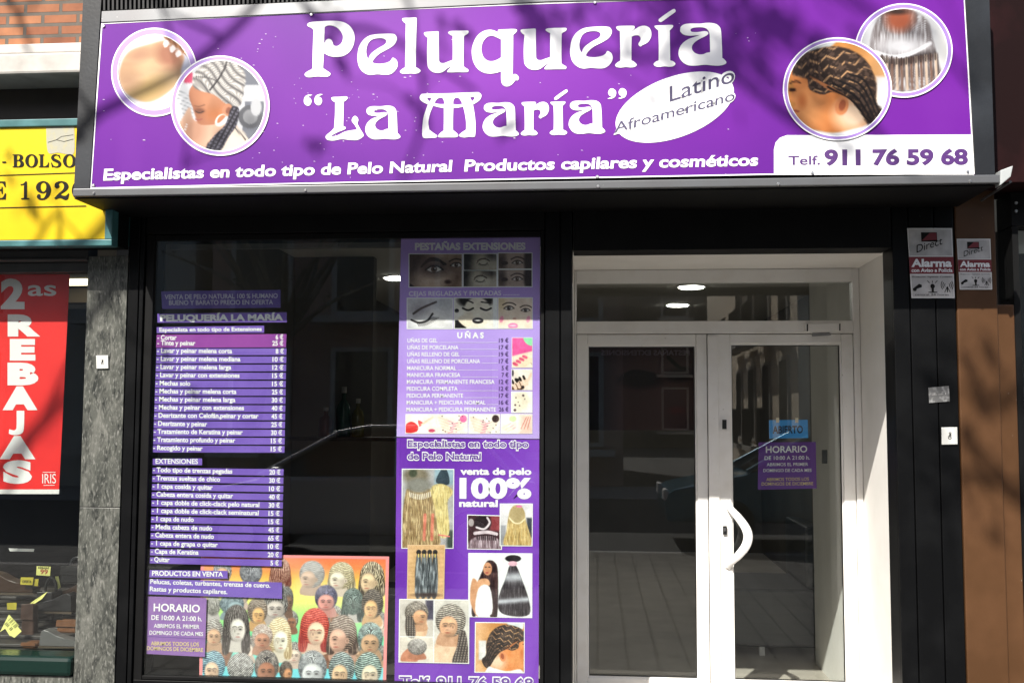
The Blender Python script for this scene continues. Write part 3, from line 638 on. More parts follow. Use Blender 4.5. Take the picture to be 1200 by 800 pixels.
def pic_braids_left(p):
    p.fill((222, 224, 228)); p.mix(p.poly([(640, 190), (880, 220), (880, 640), (730, 660), (740, 420)], 6), (120, 124, 134))
    p.mix(p.rect(735, 355, 850, 440, 8), (214, 216, 220)); p.mix(p.e(770, 520, 62, 62), (96, 98, 104)); p.mix(p.e(770, 520, 38, 38), (150, 152, 156)); p.mix(p.e(800, 470, 28, 46), (200, 202, 206))
    for k in range(9): p.mix(p.line([(370 + k * 9, 370 + k * 26), (470, 420 + k * 20)], 4), (150, 156, 160))
    p.mix(p.rect(425, 290, 470, 345, 8), (200, 70, 105))
    sk = p.poly([(380, 600), (420, 520), (455, 470), (480, 540), (600, 560), (690, 560), (745, 640), (730, 720), (430, 700)], 6); p.mix(sk, (222, 184, 158)); p.mix(sk * p.e(470, 600, 60, 90, 20, 60), (196, 148, 122))
    p.mix(p.poly([(690, 570), (750, 620), (760, 700), (620, 700), (640, 640)], 6), (236, 222, 206)); p.mix(p.line([(690, 575), (745, 640)], 6), (40, 40, 46))
    p.mix(p.line([(440, 560), (410, 640)], 5), (240, 240, 240))
    fc = p.poly([(452, 420), (456, 375), (490, 345), (570, 370), (640, 430), (655, 490), (610, 550), (545, 563), (500, 555), (485, 520), (470, 470)], 6); p.mix(fc, (186, 124, 92)); p.mix(fc * p.e(590, 500, 50, 40, 0, 50), (206, 130, 84))
    p.mix(fc * p.e(480, 500, 40, 70, 0, 50) * .6, (150, 94, 68)); p.mix(fc * p.e(560, 430, 70, 50, 0, 60) * .7, (212, 150, 112)); p.mix(p.e(506, 488, 24, 13, 5, 14) * .7, (104, 62, 46)); p.mix(p.curve([(486, 492), (505, 500), (527, 492)], 5), (58, 36, 30)); p.mix(p.curve([(480, 464), (505, 466), (532, 458)], 5) * .7, (96, 60, 44)); p.mix(p.curve([(484, 532), (500, 537), (518, 532)], 7) * .8, (158, 88, 78))
    hair = p.poly([(468, 330), (488, 280), (545, 240), (640, 220), (715, 250), (745, 310), (738, 380), (725, 450), (690, 475), (640, 450), (580, 405), (510, 385), (475, 365)], 6)
    f = np.hypot((p.x - 470) * .9, (p.y - 480)) + 26 * np.sin((p.x + p.y) / 70); g = p.x - p.y
    braid_tex(p, f, g, 34, ((92, 90, 92), (164, 160, 156), (240, 238, 232)), hair, 10)
    p.mix(p.curve([(560, 380), (600, 330), (640, 260), (648, 225)], 9), (58, 55, 58)); p.mix(p.curve([(485, 310), (560, 320), (610, 345)], 5), (60, 58, 60))
    p.mix(p.e(650, 485, 26, 34, 20), (204, 142, 108)); p.mix(p.e(655, 487, 12, 18, 20), (150, 92, 70))
    rg = p.e(617, 538, 36, 26, -50) * (1 - p.e(621, 535, 29, 19, -50)); p.mix(rg, (240, 236, 230))
    tail = p.poly([(672, 470), (712, 480), (700, 560), (655, 630), (610, 700), (535, 690), (580, 620), (640, 560)], 6)
    braid_tex(p, p.x + p.y * .55, p.y - p.x * .5, 26, ((22, 20, 28), (52, 50, 60), (122, 120, 134)), tail, 22)
def pic_zigzag(p):                                                    # drawn in a 1167 x 800 field, head in profile facing left
    p.fill((206, 140, 74)); p.mix(np.clip((p.x - 500) / 150, 0, 1), (222, 176, 128)); p.mix(p.poly([(300, 150), (430, 150), (400, 190), (300, 220)], 8), (216, 222, 222)); p.mix(p.rect(590, 300, 650, 440, 12), (226, 224, 222))
    fc = p.poly([(252, 290), (262, 240), (330, 215), (470, 330), (560, 420), (560, 490), (470, 515), (330, 505), (270, 470), (262, 430), (275, 405), (250, 385), (268, 340)], 6); p.mix(fc, (222, 138, 78)); p.mix(fc * p.e(320, 430, 60, 80, 0, 70), (232, 158, 98)); p.mix(fc * p.e(500, 450, 70, 60, 0, 60), (238, 208, 178))
    p.mix(p.e(262, 352, 14, 8), (60, 34, 24)); p.mix(p.curve([(254, 325), (275, 318), (292, 324)], 7), (70, 40, 26)); p.mix(p.curve([(262, 432), (285, 436)], 8), (160, 74, 58))
    p.mix(fc * p.e(300, 395, 16, 26, 0, 20), (206, 120, 66))
    hair = p.poly([(262, 290), (275, 240), (330, 200), (420, 182), (500, 200), (560, 250), (590, 330), (590, 400), (625, 440), (600, 490), (565, 495), (520, 430), (480, 385), (420, 360), (380, 370), (330, 350), (320, 310), (280, 300)], 6)
    p.mix(hair, (52, 40, 34)); z = p.y + 22 * np.abs(np.mod((p.x - p.y * .2) / 70, 1) - .5) * 2 + .25 * p.x
    ln = np.clip(1.2 - np.abs(np.mod(z, 40) - 20) / 5, 0, 1); p.mix(hair * ln * np.clip(1.3 - np.hypot(p.x - 420, p.y - 270) / 200, 0, 1), (206, 160, 116)); p.mix(hair * (p.noise(9, 4) > .62), (84, 66, 56))
    for k in range(6): p.mix(p.curve([(330 + k * 14, 300 + k * 10), (370 + k * 14, 320 + k * 9), (420 + k * 10, 345 + k * 6)], 4) * hair, (190, 120, 74))
    for k in range(5): p.mix(p.curve([(400 + k * 22, 340 - k * 12), (500 + k * 12, 400 - k * 20), (560 + k * 10, 480 - k * 10)], 8) * hair, (24, 20, 20))
    p.mix(p.e(455, 415, 26, 36, 15), (222, 142, 92)); p.mix(p.e(457, 412, 13, 22, 15), (170, 92, 60))
    p.mix(p.poly([(310, 505), (420, 520), (520, 500), (570, 490), (580, 560), (300, 560)], 8), (240, 240, 244))
def pic_strands(p):
    p.fill((204, 206, 210)); p.mix(np.clip((p.x - 800) / 60, 0, 1), (226, 226, 224))
    d = p.poly([(565, 240), (570, 140), (600, 70), (650, 38), (720, 38), (790, 80), (812, 160), (830, 230), (845, 330), (720, 360), (650, 345), (600, 250)], 8); p.mix(d, (120, 112, 112))
    p.mix(d * np.clip((p.noise(9, 2, sx=2.4, sy=.25) - .3) * 1.6, 0, 1), (206, 206, 210)); p.mix(p.e(680, 75, 52, 46, 0, 40), (190, 104, 74)); p.mix(p.e(672, 46, 44, 12, 0, 14), (70, 52, 46))
    p.mix(d * p.e(690, 180, 90, 34, 0, 40), (222, 222, 226)); p.mix(d * p.e(720, 235, 120, 18, -14, 24), (58, 50, 50)); p.mix(p.curve([(590, 205), (650, 222), (720, 212), (800, 170)], 15), (234, 234, 238))
    for k in range(12):
        x = 612 + k * 19; y = 232 - abs(k - 4) * 3; p.mix(p.line([(x, y), (x + 2 + k * .4, 350)], 9), (212, 188, 166) if k % 2 else (126, 96, 82)); p.mix(p.line([(x, y - 4), (x, y + 22)], 5), (40, 34, 34)); p.mix(p.line([(x + 9, y), (x + 11, 300)], 3), (70, 56, 52))
o_ = ring((180.8, 84.8), (50.6, 52), (42.2, 43.4), 'round_frame'); print_disc('photo_print', SP, o_, (181.5, 84.8), (42.3, 43.5), lambda x, y: ((x - 120) * 4.443, (y - 20) * 4.443), pic_ponytail, sg)
o_ = ring((258, 124), (58, 58.7), (51.5, 52.5), 'round_frame'); print_disc('photo_print', SP, o_, (258, 124), (51.6, 52.6), lambda x, y: ((x - 120) * 4.443, (y - 20) * 4.443), pic_braids_left, sg)
o_ = ring((1059, 59.4), (57.4, 55.3), (50.5, 48.6), 'round_frame'); print_disc('photo_print', SP, o_, (1059, 59.4), (50.6, 48.7), lambda x, y: ((x - 850) * 3.334, y * 3.334), pic_strands, sg)
o_ = ring((981.4, 104.4), (64, 60.4), (58, 54.6), 'round_frame'); print_disc('photo_print', SP, o_, (981.4, 104.4), (58.1, 54.7), lambda x, y: ((x - 850) * 3.334, y * 3.334), pic_zigzag, sg)
# ================================================================== window stickers and posters (inside the glass)
KI = 1.12
GP = PY(.040); GP2 = PY(.050)
def A(c): return alb(c, KI)
def z6(x, y): return (165 + x / 4, 330 + y / 4)
def z7(x, y): return (165 + x / 5.3333, 520 + y / 5.3333)
def z8(x, y): return (160 + x / 3.871, 640 + y / 3.871)
def vinyl(name, c, c2=None):
    return mat(name, A(c), 0.4, noise=[(5, A(c2 or c), .35, .7)])
V1 = vinyl('violet_vinyl', (128, 98, 192), (108, 80, 172)); V2 = vinyl('dark_violet_vinyl', (92, 72, 150)); V3 = vinyl('magenta_vinyl', (136, 58, 150), (156, 72, 164)); V4 = vinyl('lilac_paper', (150, 112, 176), (138, 100, 168)); V5 = vinyl('violet_paper', (110, 66, 150))
YTX = mat('yellow_lettering', A((226, 206, 140)), 0.5)
def band(name, quad, m, parent=None, off=.0, plane=GP):
    mb = MB(); mb.slab(plane, quad, .0008, off); return mb.build(name, m, parent)
def write(parent, lines, plane=GP, off=.0012, m=TXTW, name='lettering'):
    for ln in lines:
        mb = MB(); body, a, b, cap = ln[:4]; text(mb, plane, off, body, a, b, cap, *(ln[4:] or (.02,))); mb.build(name, m, parent)
ofr = band('offer_sticker', [z6(95, 45), z6(655, 38), z6(655, 122), z6(100, 128)], V2)
tag(ofr, 'violet window sticker VENTA DE PELO NATURAL above the salon name', 'sticker')
write(ofr, [('VENTA DE PELO NATURAL 100 % HUMANO', z6(112, 82), z6(642, 76), 5.2), ('BUENO Y BARATO PRECIO EN OFERTA', z6(132, 109), z6(620, 106), 5.2)], m=mat('greyed_lettering', A((190, 186, 200)), .5))
nm = band('name_sticker', [z6(78, 150), z6(683, 143), z6(685, 190), z6(78, 192)], V1)
tag(nm, 'violet window strip reading PELUQUERÍA LA MARÍA in wide capitals', 'sticker'); write(nm, [('PELUQUERÍA LA MARÍA', z6(90, 184), z6(668, 180), 6.8, .05)])
pl = thing('price_list', 'violet list of haircut prices under the salon name on the window', 'price list', GP.at(258, 450))
hd = band('heading_strip', [z6(72, 213), z6(578, 206), z6(578, 239), z6(74, 241)], V1, pl); write(hd, [('Especialista en todo tipo de Extensiones', z6(87, 234), z6(567, 230), 4.4, .028)])
mg = band('price_row', [z6(75, 248), z6(683, 245), z6(680, 307), z6(70, 309)], V3, pl)
write(mg, [('- Cortar', z6(78, 272), z6(168, 272), 5.3, .028), ('6 €', z6(632, 270), z6(668, 270), 5.3, .028), ('- Tinte y peinar', z6(77, 297), z6(256, 298), 5.3, .028), ('25 €', z6(616, 299), z6(668, 299), 5.3, .028)])
rows = [('Lavar y peinar melena corta', 428, '8 €'), ('Lavar y peinar melena mediana', 467, '10 €'), ('Lavar y peinar melena larga', 424, '12 €'), ('Lavar y peinar con extensiones', 463, '15 €'), ('Mechas solo', 232, '15 €'), ('Mechas y peinar melena corta', 448, '25 €'), ('Mechas y peinar melena larga', 443, '30 €'), ('Mechas y peinar con extensiones', 484, '40 €'), ('Desrizante con Celofán,peinar y cortar', 552, '45 €'), ('Desrizante y peinar', 311, '25 €'), ('Tratamiento de Keratina y peinar', 478, '30 €'), ('Tratamiento profundo y peinar', 443, '15 €'), ('Recogido y peinar', 290, '15 €')]
for i, (t, xe, pr) in enumerate(rows):
    yl, yr = 333 + 37.85 * i, 336 + 38.15 * i; xl, xr = 78 - 1.5 * i, 670 - .75 * i
    r = band('price_row', [z6(xl - 4, yl - 21), z6(xr + 13, yr - 24), z6(xr + 12, yr + 7), z6(xl - 5, yl + 12)], V1, pl)
    wpr = 52 if len(pr) > 3 else 38
    write(r, [('- ' + t, z6(xl - 2, yl), z6(xe, yl + (yr - yl) * .6), 5.3, .028), (pr, z6(xr - wpr, yr), z6(xr, yr), 5.3, .028)])
el = thing('extensions_list', 'violet EXTENSIONES price list below the haircut prices on the window', 'price list', GP.at(258, 600))
hd = band('heading_strip', [z7(75, 92), z7(383, 90), z7(383, 132), z7(72, 131)], V1, el); write(hd, [('EXTENSIONES', z7(92, 122), z7(357, 124), 5.6, .02)])
rows = [('Todo tipo de trenzas pegadas', 572, '20 €'), ('Trenzas sueltas de chico', 496, '30 €'), ('1 capa cosida y quitar', 450, '10 €'), ('Cabeza entera cosida y quitar', 577, '40 €'), ('1 capa doble de click-clack pelo natural', 741, '30 €'), ('1 capa doble de click-clack seminatural', 737, '15 €'), ('1 capa de nudo', 331, '15 €'), ('Media cabeza de nudo', 446, '45 €'), ('Cabeza entera de nudo', 457, '65 €'), ('1 capa de grapa o quitar', 481, '10 €'), ('Capa de Keratina', 361, '20 €'), ('Quitar', 180, '5 €')]
for i, (t, xe, pr) in enumerate(rows):
    yl, yr = 174 + 50.8 * i, 190 + 51.5 * i; xl, xr = 76 - 1.3 * i, 873 - 1.0 * i
    r = band('price_row', [z7(xl - 4, yl - 26), z7(xr + 20, yr - 33), z7(xr + 18, yr + 8), z7(xl - 6, yl + 12)], V1, el)
    wpr = 70 if len(pr) > 3 else 52
    write(r, [('- ' + t, z7(xl, yl), z7(xe, yl + (yr - yl) * (xe - xl) / 800), 5.3, .028), (pr, z7(xr - wpr, yr), z7(xr, yr), 5.3, .028)])
pv = thing('products_sticker', 'violet PRODUCTOS EN VENTA sticker overlapping the poster of braided heads', 'sticker', GP.at(250, 685))
b_ = band('heading_strip', [z8(60, 106), z8(413, 110), z8(413, 145), z8(58, 139)], V1, pv); write(b_, [('PRODUCTOS EN VENTA', z8(70, 131), z8(392, 136), 5.4, .03)])
b_ = band('text_strip', [z8(56, 147), z8(660, 163), z8(660, 236), z8(50, 216)], V1, pv)
write(b_, [('Pelucas, coletas, turbantes, trenzas de cuero.', z8(62, 168), z8(607, 186), 5.2, .02), ('Rastas y productos capilares.', z8(60, 201), z8(412, 215), 5.2, .02)])
ho = band('opening_hours_sheet', [z8(50, 226), z8(318, 233), z8(310, 500), z8(44, 486)], V4); tag(ho, 'lilac HORARIO opening hours sheet low on the shop window', 'notice')
write(ho, [('HORARIO', z8(77, 292), z8(287, 298), 8.6, .02), ('DE 10:00 A 21:00 h.', z8(67, 331), z8(297, 338), 5.3, .02), ('ABRIMOS EL PRIMER', z8(78, 367), z8(285, 372), 4.4, .012), ('DOMINGO DE CADA MES', z8(58, 398), z8(302, 405), 4.4, .012)])
write(ho, [('ABRIMOS TODOS LOS', z8(65, 447), z8(283, 452), 4.4, .012), ('DOMINGOS DE DICIEMBRE', z8(47, 469), z8(302, 477), 4.4, .012)], m=YTX)
mb = MB(); strip(mb, GP, [z8(50, 407), z8(312, 418)], .5, .0012); mb.build('divider_line', V2, ho)
# ------------------------------------------------------------------ poster of braided heads
def head(p, cx, cy, rx, ry, d=0, skin=(200, 150, 120), dark=(40, 38, 40), light=(190, 185, 180), style='corn', feat=True, tilt=0, long_=0, seed=0):
    sk = np.array(skin, float)
    neck = p.poly([(cx - rx * .5, cy + ry * .5), (cx + rx * .5, cy + ry * .5), (cx + rx * .9, cy + ry * 1.45), (cx - rx * .9, cy + ry * 1.45)], 6); p.mix(neck, sk * .9)
    if long_:
        lg = p.poly([(cx - rx, cy), (cx - rx * .6, cy - ry * .8), (cx + rx * .6, cy - ry * .8), (cx + rx, cy), (cx + rx * 1.1, cy + ry * long_), (cx + rx * .5, cy + ry * (long_ + .1)), (cx + rx * .3, cy + ry * .5), (cx - rx * .3, cy + ry * .5), (cx - rx * .6, cy + ry * (long_ + .1)), (cx - rx * 1.1, cy + ry * long_)], 6)
        p.mix(lg, dark); p.mix(lg * np.clip((p.noise(7, seed, sx=2.2, sy=.3) - .45) * 2, 0, 1), light)
    hm = p.e(cx, cy - ry * .05, rx, ry, tilt, 6)
    dx, dy = (p.x - cx) / rx, (p.y - cy) / ry
    if style == 'corn': f = np.arctan2(dx - d * .8, dy + 1.35 + 0 * dx) * 22 + 2 * dy * dx
    elif style == 'side': f = (dy + .25 * dx * d * dx) * 7.5 + .8 * np.sin(dx * 3)
    elif style == 'wave': f = dy * 6 + .9 * np.sin(dx * 9)
    elif style == 'weave': f = np.where(np.mod(dx * 3 + dy * 2, 2) < 1, dx - dy, dx + dy) * 7
    else: f = dx * (5 + 2 * np.abs(dy)) + p.noise(14, seed + 3) * 1.1
    st = np.clip(.5 + 1.2 * np.sin(2 * np.pi * f / .95), 0, 1)
    c = np.array(dark, float) + (np.array(light, float) - np.array(dark, float)) * (np.clip(st * (.45 + .7 * p.noise(9, seed + 8)), 0, 1))[..., None]
    p.rgb = p.rgb * (1 - hm[..., None]) + c * hm[..., None]
    p.rgb += (hm * (34 * np.clip(.3 - dy, -.6, 1) - 26 * np.clip(np.abs(dx) - .55, 0, 1) * 2))[..., None]
    p.rgb += (hm * (p.noise(5, seed + 1) - .5) * 46)[..., None]
    if not feat: return
    fx, fy = cx + d * rx * .34, cy + ry * .36
    fm = p.e(fx, fy, rx * (.72 if d == 0 else .60), ry * .64, tilt, 9)
    sh = np.clip((p.x - fx) / (rx * .7) * (-1 if seed % 2 else 1) * .5 + .5, 0, 1)[..., None]
    tone = np.minimum(sk * 1.12, 252) * (1 - sh) + sk * .80 * sh
    p.rgb = p.rgb * (1 - fm[..., None]) + tone * fm[..., None]
    p.mix(fm * p.e(fx, fy - ry * .34, rx * .5, ry * .2, 0, ry * .3), np.minimum(sk * 1.16, 253)); p.mix(fm * p.e(fx, fy + ry * .6, rx * .5, ry * .14, 0, ry * .25), sk * .72)
    ex = (-.27, .27) if d == 0 else ((.34 * d - .22, .34 * d + .22) if abs(d) < .8 else (.58 * d,))
    for e in ex:
        x = cx + e * rx; p.mix(p.e(x, fy - ry * .09, rx * .2, ry * .12, 0, rx * .16) * .55, sk * .62); p.mix(p.e(x, fy - ry * .05, rx * .1, ry * .032, 0, 3), (44, 34, 32)); p.mix(p.curve([(x - rx * .17, fy - ry * .17), (x, fy - ry * .22), (x + rx * .16, fy - ry * .18)], rx * .045, 4) * .8, np.array(dark) * .9 + 10)
    nx_ = fx + d * rx * .22; p.mix(p.e(nx_, fy + ry * .19, rx * .1, ry * .035, 0, 5) * .8, sk * .62)
    p.mix(p.e(fx + d * rx * .14, fy + ry * .36, rx * .16, ry * .04, 0, 4) * .85, sk * np.array((.78, .52, .52)))
    if d: p.mix(p.e(cx - d * rx * .38, cy + ry * .38, rx * .12, ry * .16, 0, 4), sk * .95); p.mix(p.e(cx - d * rx * .38, cy + ry * .38, rx * .05, ry * .09, 0, 4), sk * .66)
def pic_heads(p):
    p.vgrad([(33, (240, 120, 84)), (90, (248, 140, 84)), (150, (252, 200, 96)), (230, (250, 240, 130)), (300, (180, 232, 130)), (400, (120, 222, 160)), (500, (118, 226, 214)), (615, (120, 210, 232))])
    for k, (x, y, r) in enumerate(((330, 340, 40), (500, 455, 44), (400, 470, 40), (620, 500, 40), (720, 480, 40), (870, 470, 44), (1010, 480, 40), (1100, 330, 40), (900, 310, 40), (590, 210, 44), (470, 215, 40), (700, 330, 36), (1105, 480, 36))): head(p, x, y, r, r * 1.2, (-.4, 0, .4)[k % 3], ((206, 170, 140), (224, 200, 184), (150, 104, 80))[k % 3], (62 - k, 56, 54), (186, 180, 172), ('side', 'corn', 'hair')[k % 3], True, seed=k)
    G = ((58, 60, 62), (206, 208, 208)); GS = (206, 200, 196); TAN = (222, 172, 128); BR = (170, 116, 90)
    head(p, 385, 112, 42, 56, 0, TAN, *G, 'hair'); head(p, 515, 115, 52, 58, 0, GS, (60, 60, 66), (190, 192, 198), 'corn', False); head(p, 650, 110, 46, 62, 0, GS, (110, 60, 50), (200, 160, 140), 'hair', False, long_=1.0)
    head(p, 795, 122, 58, 62, -.9, (200, 170, 150), (90, 88, 88), (214, 214, 212), 'wave'); head(p, 930, 125, 58, 62, -.9, (232, 214, 196), (130, 120, 96), (226, 214, 176), 'side', long_=.9, seed=2); head(p, 1070, 130, 56, 70, -.9, (226, 196, 160), (72, 62, 50), (206, 192, 160), 'hair', long_=1.1, seed=4)
    head(p, 985, 245, 48, 62, 0, GS, (40, 48, 46), (120, 140, 134), 'corn', False, long_=1.3, seed=5); head(p, 862, 228, 52, 58, 0, (214, 150, 140), (44, 40, 58), (96, 96, 130), 'corn'); head(p, 1075, 255, 50, 68, -.4, (226, 176, 124), (40, 36, 34), (120, 108, 96), 'side')
    head(p, 345, 268, 34, 50, 0, GS, (90, 88, 84), (190, 188, 180), 'hair', False); head(p, 430, 262, 56, 48, .9, (150, 170, 176), (70, 84, 92), (150, 168, 174), 'side'); head(p, 682, 235, 30, 56, .9, (120, 92, 76), (40, 40, 40), (120, 120, 118), 'side'); head(p, 630, 262, 58, 62, 0, (196, 186, 178), (66, 62, 60), (150, 148, 144), 'hair')
    head(p, 548, 292, 46, 60, .3, (222, 176, 120), (84, 72, 64), (160, 146, 130), 'side'); head(p, 650, 402, 54, 80, .3, (240, 228, 208), (172, 150, 112), (236, 222, 186), 'side', long_=1.2, seed=7)
    head(p, 350, 392, 44, 60, 0, (206, 164, 132), (60, 56, 54), (214, 206, 198), 'side'); head(p, 452, 350, 58, 84, .3, (222, 214, 206), (52, 46, 44), (110, 104, 100), 'hair', long_=1.5, seed=9); head(p, 572, 408, 48, 56, 0, (190, 140, 116), (120, 100, 92), (226, 214, 204), 'weave')
    head(p, 1068, 412, 58, 72, 0, (196, 158, 124), (30, 34, 34), (176, 210, 206), 'corn'); head(p, 812, 362, 66, 84, .3, (238, 200, 172), (146, 40, 36), (214, 92, 72), 'side', long_=1.2, seed=11); head(p, 940, 392, 66, 84, -.9, (214, 170, 148), (70, 54, 46), (172, 154, 140), 'side', long_=1.0, seed=12)
    head(p, 350, 545, 54, 68, -.4, (224, 190, 164), (40, 60, 76), (160, 206, 222), 'side'); head(p, 475, 552, 62, 66, 0, (170, 150, 140), (50, 48, 48), (230, 228, 224), 'weave', False); head(p, 594, 546, 56, 74, 0, (164, 112, 88), (40, 38, 40), (170, 160, 150), 'corn'); head(p, 684, 565, 30, 44, .9, (196, 140, 100), (40, 34, 30), (110, 96, 84), 'side')
    head(p, 806, 552, 66, 80, 0, (206, 208, 210), (52, 56, 60), (190, 196, 200), 'corn'); head(p, 940, 556, 60, 78, -.4, (222, 186, 150), (48, 56, 58), (186, 204, 200), 'side'); head(p, 1062, 556, 62, 78, .4, (228, 206, 180), (44, 56, 54), (180, 206, 196), 'side')
    nz = p.noise(3, 1); p.rgb += ((nz - .5) * 14)[..., None]
    hz = np.clip((p.noise(160, 21) - .45) * .8, 0, .18); p.mix(hz, (246, 238, 232))
    bdr = 1 - p.rect(300, 46, 1131, 606, 3); p.mix(bdr, (240, 152, 152))
hp_ = print_quad('hairstyle_poster', GP2, .0, [z8(292, 33), z8(1146, 45), z8(1132, 618), z8(284, 612)], (285, 33, 1146, 616), pic_heads, res=1.9, k=KI)
tag(hp_, 'rainbow poster of many braided heads at the bottom of the window', 'poster')
# ------------------------------------------------------------------ lash and nail poster
def a1(x, y): return (455 + x / 6.153, 270 + y / 6.153)
def a2(x, y): return (455 + x / 5.716, 380 + y / 5.716)
def a3(x, y): return (455 + x / 5.515, 505 + y / 5.515)
def a4(x, y): return (455 + x / 4.705, 630 + y / 4.705)
lp = thing('lash_nail_poster', 'lavender poster of lash, eyebrow and nail prices beside the middle pillar', 'poster', GP.at(550, 395))
def pic_lav(p):
    p.vgrad([(0, (176, 146, 228)), (.5, (186, 158, 234)), (.75, (176, 140, 224)), (1, (196, 172, 236))]); p.rgb += ((p.noise(.2, 2) - .5) * 16)[..., None]
print_quad('poster_sheet', GP, 0, [(470, 279), (633, 277), (632, 514), (464.8, 511.5)], (0, 0, 1, 1), pic_lav, lp, res=.6, k=KI)
LAVTX = mat('pale_lettering', (.8, .78, .82), .5); DKTX = mat('dark_violet_lettering', A((74, 44, 110)), .5)
write(lp, [('PESTAÑAS EXTENSIONES', a1(192, 140), a1(990, 137), 7.6, .05), ('CEJAS REGLADAS Y PINTADAS ...........', a1(148, 472), a1(945, 466), 5.2, .012)], m=LAVTX)
write(lp, [('U Ñ A S', a2(462, 91), a2(640, 91), 6.3, .04)])
items = [('UÑAS DE GEL', 330, '19 €'), ('UÑAS DE PORCELANA', 470, '17 €'), ('UÑAS RELLENO DE GEL', 478, '19 €'), ('UÑAS RELLENO DE PORCELANA', 615, '17 €'), ('MANICURA NORMAL', 455, '5 €'), ('MANICURA FRANCESA', 483, '7 €'), ('MANICURA  PERMANENTE FRANCESA', 712, '12 €'), ('PEDICURA COMPLETA', 465, '12 €'), ('PEDICURA PERMANENTE', 502, '17 €'), ('MANICURA + PEDICURA NORMAL', 652, '16 €'), ('MANICURA + PEDICURA PERMANENTE', 722, '26 €')]
for i, (t, xe, pr) in enumerate(items):
    y = 121 + 46.1 * i; xl = 128 - .6 * i
    write(lp, [(t, a2(xl, y), a2(xe, y), 4.6, .015)]); write(lp, [(pr, a2(805 - (64 if len(pr) > 3 else 46), y), a2(805, y), 4.8, .02)], m=DKTX)
    if xe < 700: mb = MB(); strip(mb, GP, [a2(xe + 10, y), a2(735, y)], .35, .0012); mb.build('dotted_line', LAVTX, lp)
def framed(parent, quad, box, painter, off=.0016, fw=1.0, plane=GP, res=1.9, fm=TXTW):
    def grain(p):
        w = p.s; bx = p.x.copy(), p.y.copy(); painter(p); p.x, p.y = bx; p.rgb = p.rgb + ((p.noise(w * 9, 31) - .5) * 26 + (p.noise(w * 2.2, 33) - .5) * 16)[..., None]
    print_quad('photo_print', plane, off + .0006, quad, box, grain, parent, res=res, k=KI)
    (ax, ay), (bx, by), (cx, cy), (dx, dy) = quad
    mb = MB(); mb.slab(plane, [(ax - fw, ay - fw), (bx + fw, by - fw), (cx + fw, cy + fw), (dx - fw, dy + fw)], .0004, off); mb.build('photo_border', fm, parent)
def one_eye(p, x, y, w, iris=(90, 70, 60), brow=(40, 28, 24), shut=False, lash=True):
    if shut:
        p.mix(p.curve([(x - w, y - w * .1), (x - w * .3, y + w * .28), (x + w * .5, y + w * .2), (x + w, y - w * .2)], w * .14), (24, 18, 18))
        for k in range(9): t = -1 + k * .25; p.mix(p.line([(x + t * w, y + w * .22 * (1 - t * t)), (x + t * w * 1.2, y + w * (.5 - .2 * t * t))], w * .07), (30, 22, 22))
    else:
        p.mix(p.e(x, y, w, w * .42), (222, 214, 208)); p.mix(p.e(x, y, w * .4, w * .4), iris); p.mix(p.e(x, y, w * .18, w * .18), (10, 8, 8)); p.mix(p.e(x + w * .12, y - w * .12, w * .08, w * .08), (250, 250, 250))
        p.mix(p.curve([(x - w * 1.1, y + w * .08), (x - w * .3, y - w * .42), (x + w * .5, y - w * .38), (x + w * 1.15, y + w * .05)], w * .2), (20, 14, 14)); p.mix(p.curve([(x - w, y + w * .12), (x, y + w * .44), (x + w, y + w * .1)], w * .1), (60, 44, 40))
    p.mix(p.curve([(x - w * 1.3, y - w * .7), (x - w * .3, y - w * 1.15), (x + w * .8, y - w * 1.05), (x + w * 1.5, y - w * .65)], w * .24), brow)
def pic_eyes_big(p):
    p.fill((176, 150, 132)); p.mix(p.e(160, 180, 120, 200, 0, 120), (60, 46, 40)); p.mix(p.e(470, 330, 70, 120, 10, 90), (120, 94, 80)); p.mix(p.e(330, 340, 110, 70, 0, 80), (206, 182, 164)); p.mix(p.e(330, 270, 110, 60, 0, 60), (92, 72, 66))
    one_eye(p, 330, 280, 56); p.mix(p.curve([(240, 260), (300, 205), (360, 210), (400, 245)], 16), (40, 28, 24)); one_eye(p, 490, 250, 38); p.mix(p.e(430, 370, 22, 14, 0, 12), (70, 44, 40)); p.mix(p.poly([(150, 380), (200, 420), (140, 420)], 6), (20, 16, 14))
def pic_lid(p):
    p.fill((178, 166, 150)); p.mix(p.e(560, 220, 60, 100, 0, 60), (48, 42, 38)); p.mix(p.e(745, 190, 46, 30, 0, 30), (70, 60, 54)); p.mix(p.e(690, 240, 70, 40, 0, 60), (206, 196, 180)); one_eye(p, 685, 240, 30, shut=True); p.mix(p.curve([(640, 235), (660, 208), (700, 200)], 6), (90, 70, 60))
def pic_look(p):
    p.fill((180, 160, 150)); p.mix(p.e(1020, 220, 40, 110, 0, 20), (24, 20, 20)); p.mix(p.e(815, 230, 32, 70, 0, 40), (70, 58, 54)); one_eye(p, 930, 232, 34); p.mix(p.e(840, 235, 24, 14), (40, 30, 28))
def sh_(fn, dx, dy):
    def g(p):
        p.x = p.x - dx; p.y = p.y - dy; fn(p)
    return g
def Q(f, x0, y0, x1, y1, dx=0.0): return [f(x0, y0), f(x1, y0), f(x1 - dx, y1), f(x0 - dx, y1)]
framed(lp, Q(a1, 152, 172, 530, 406), (152, 172, 530, 406), pic_eyes_big); framed(lp, Q(a1, 545, 170, 781, 284), (545, 170, 781, 284), pic_lid); framed(lp, Q(a1, 543, 292, 780, 404), (545, 292, 781, 404), sh_(pic_lid, -20, 122))
framed(lp, Q(a1, 795, 165, 1034, 275), (795, 165, 1034, 275), pic_look); framed(lp, Q(a1, 793, 285, 1034, 403), (795, 285, 1034, 403), sh_(pic_look, 0, 118))
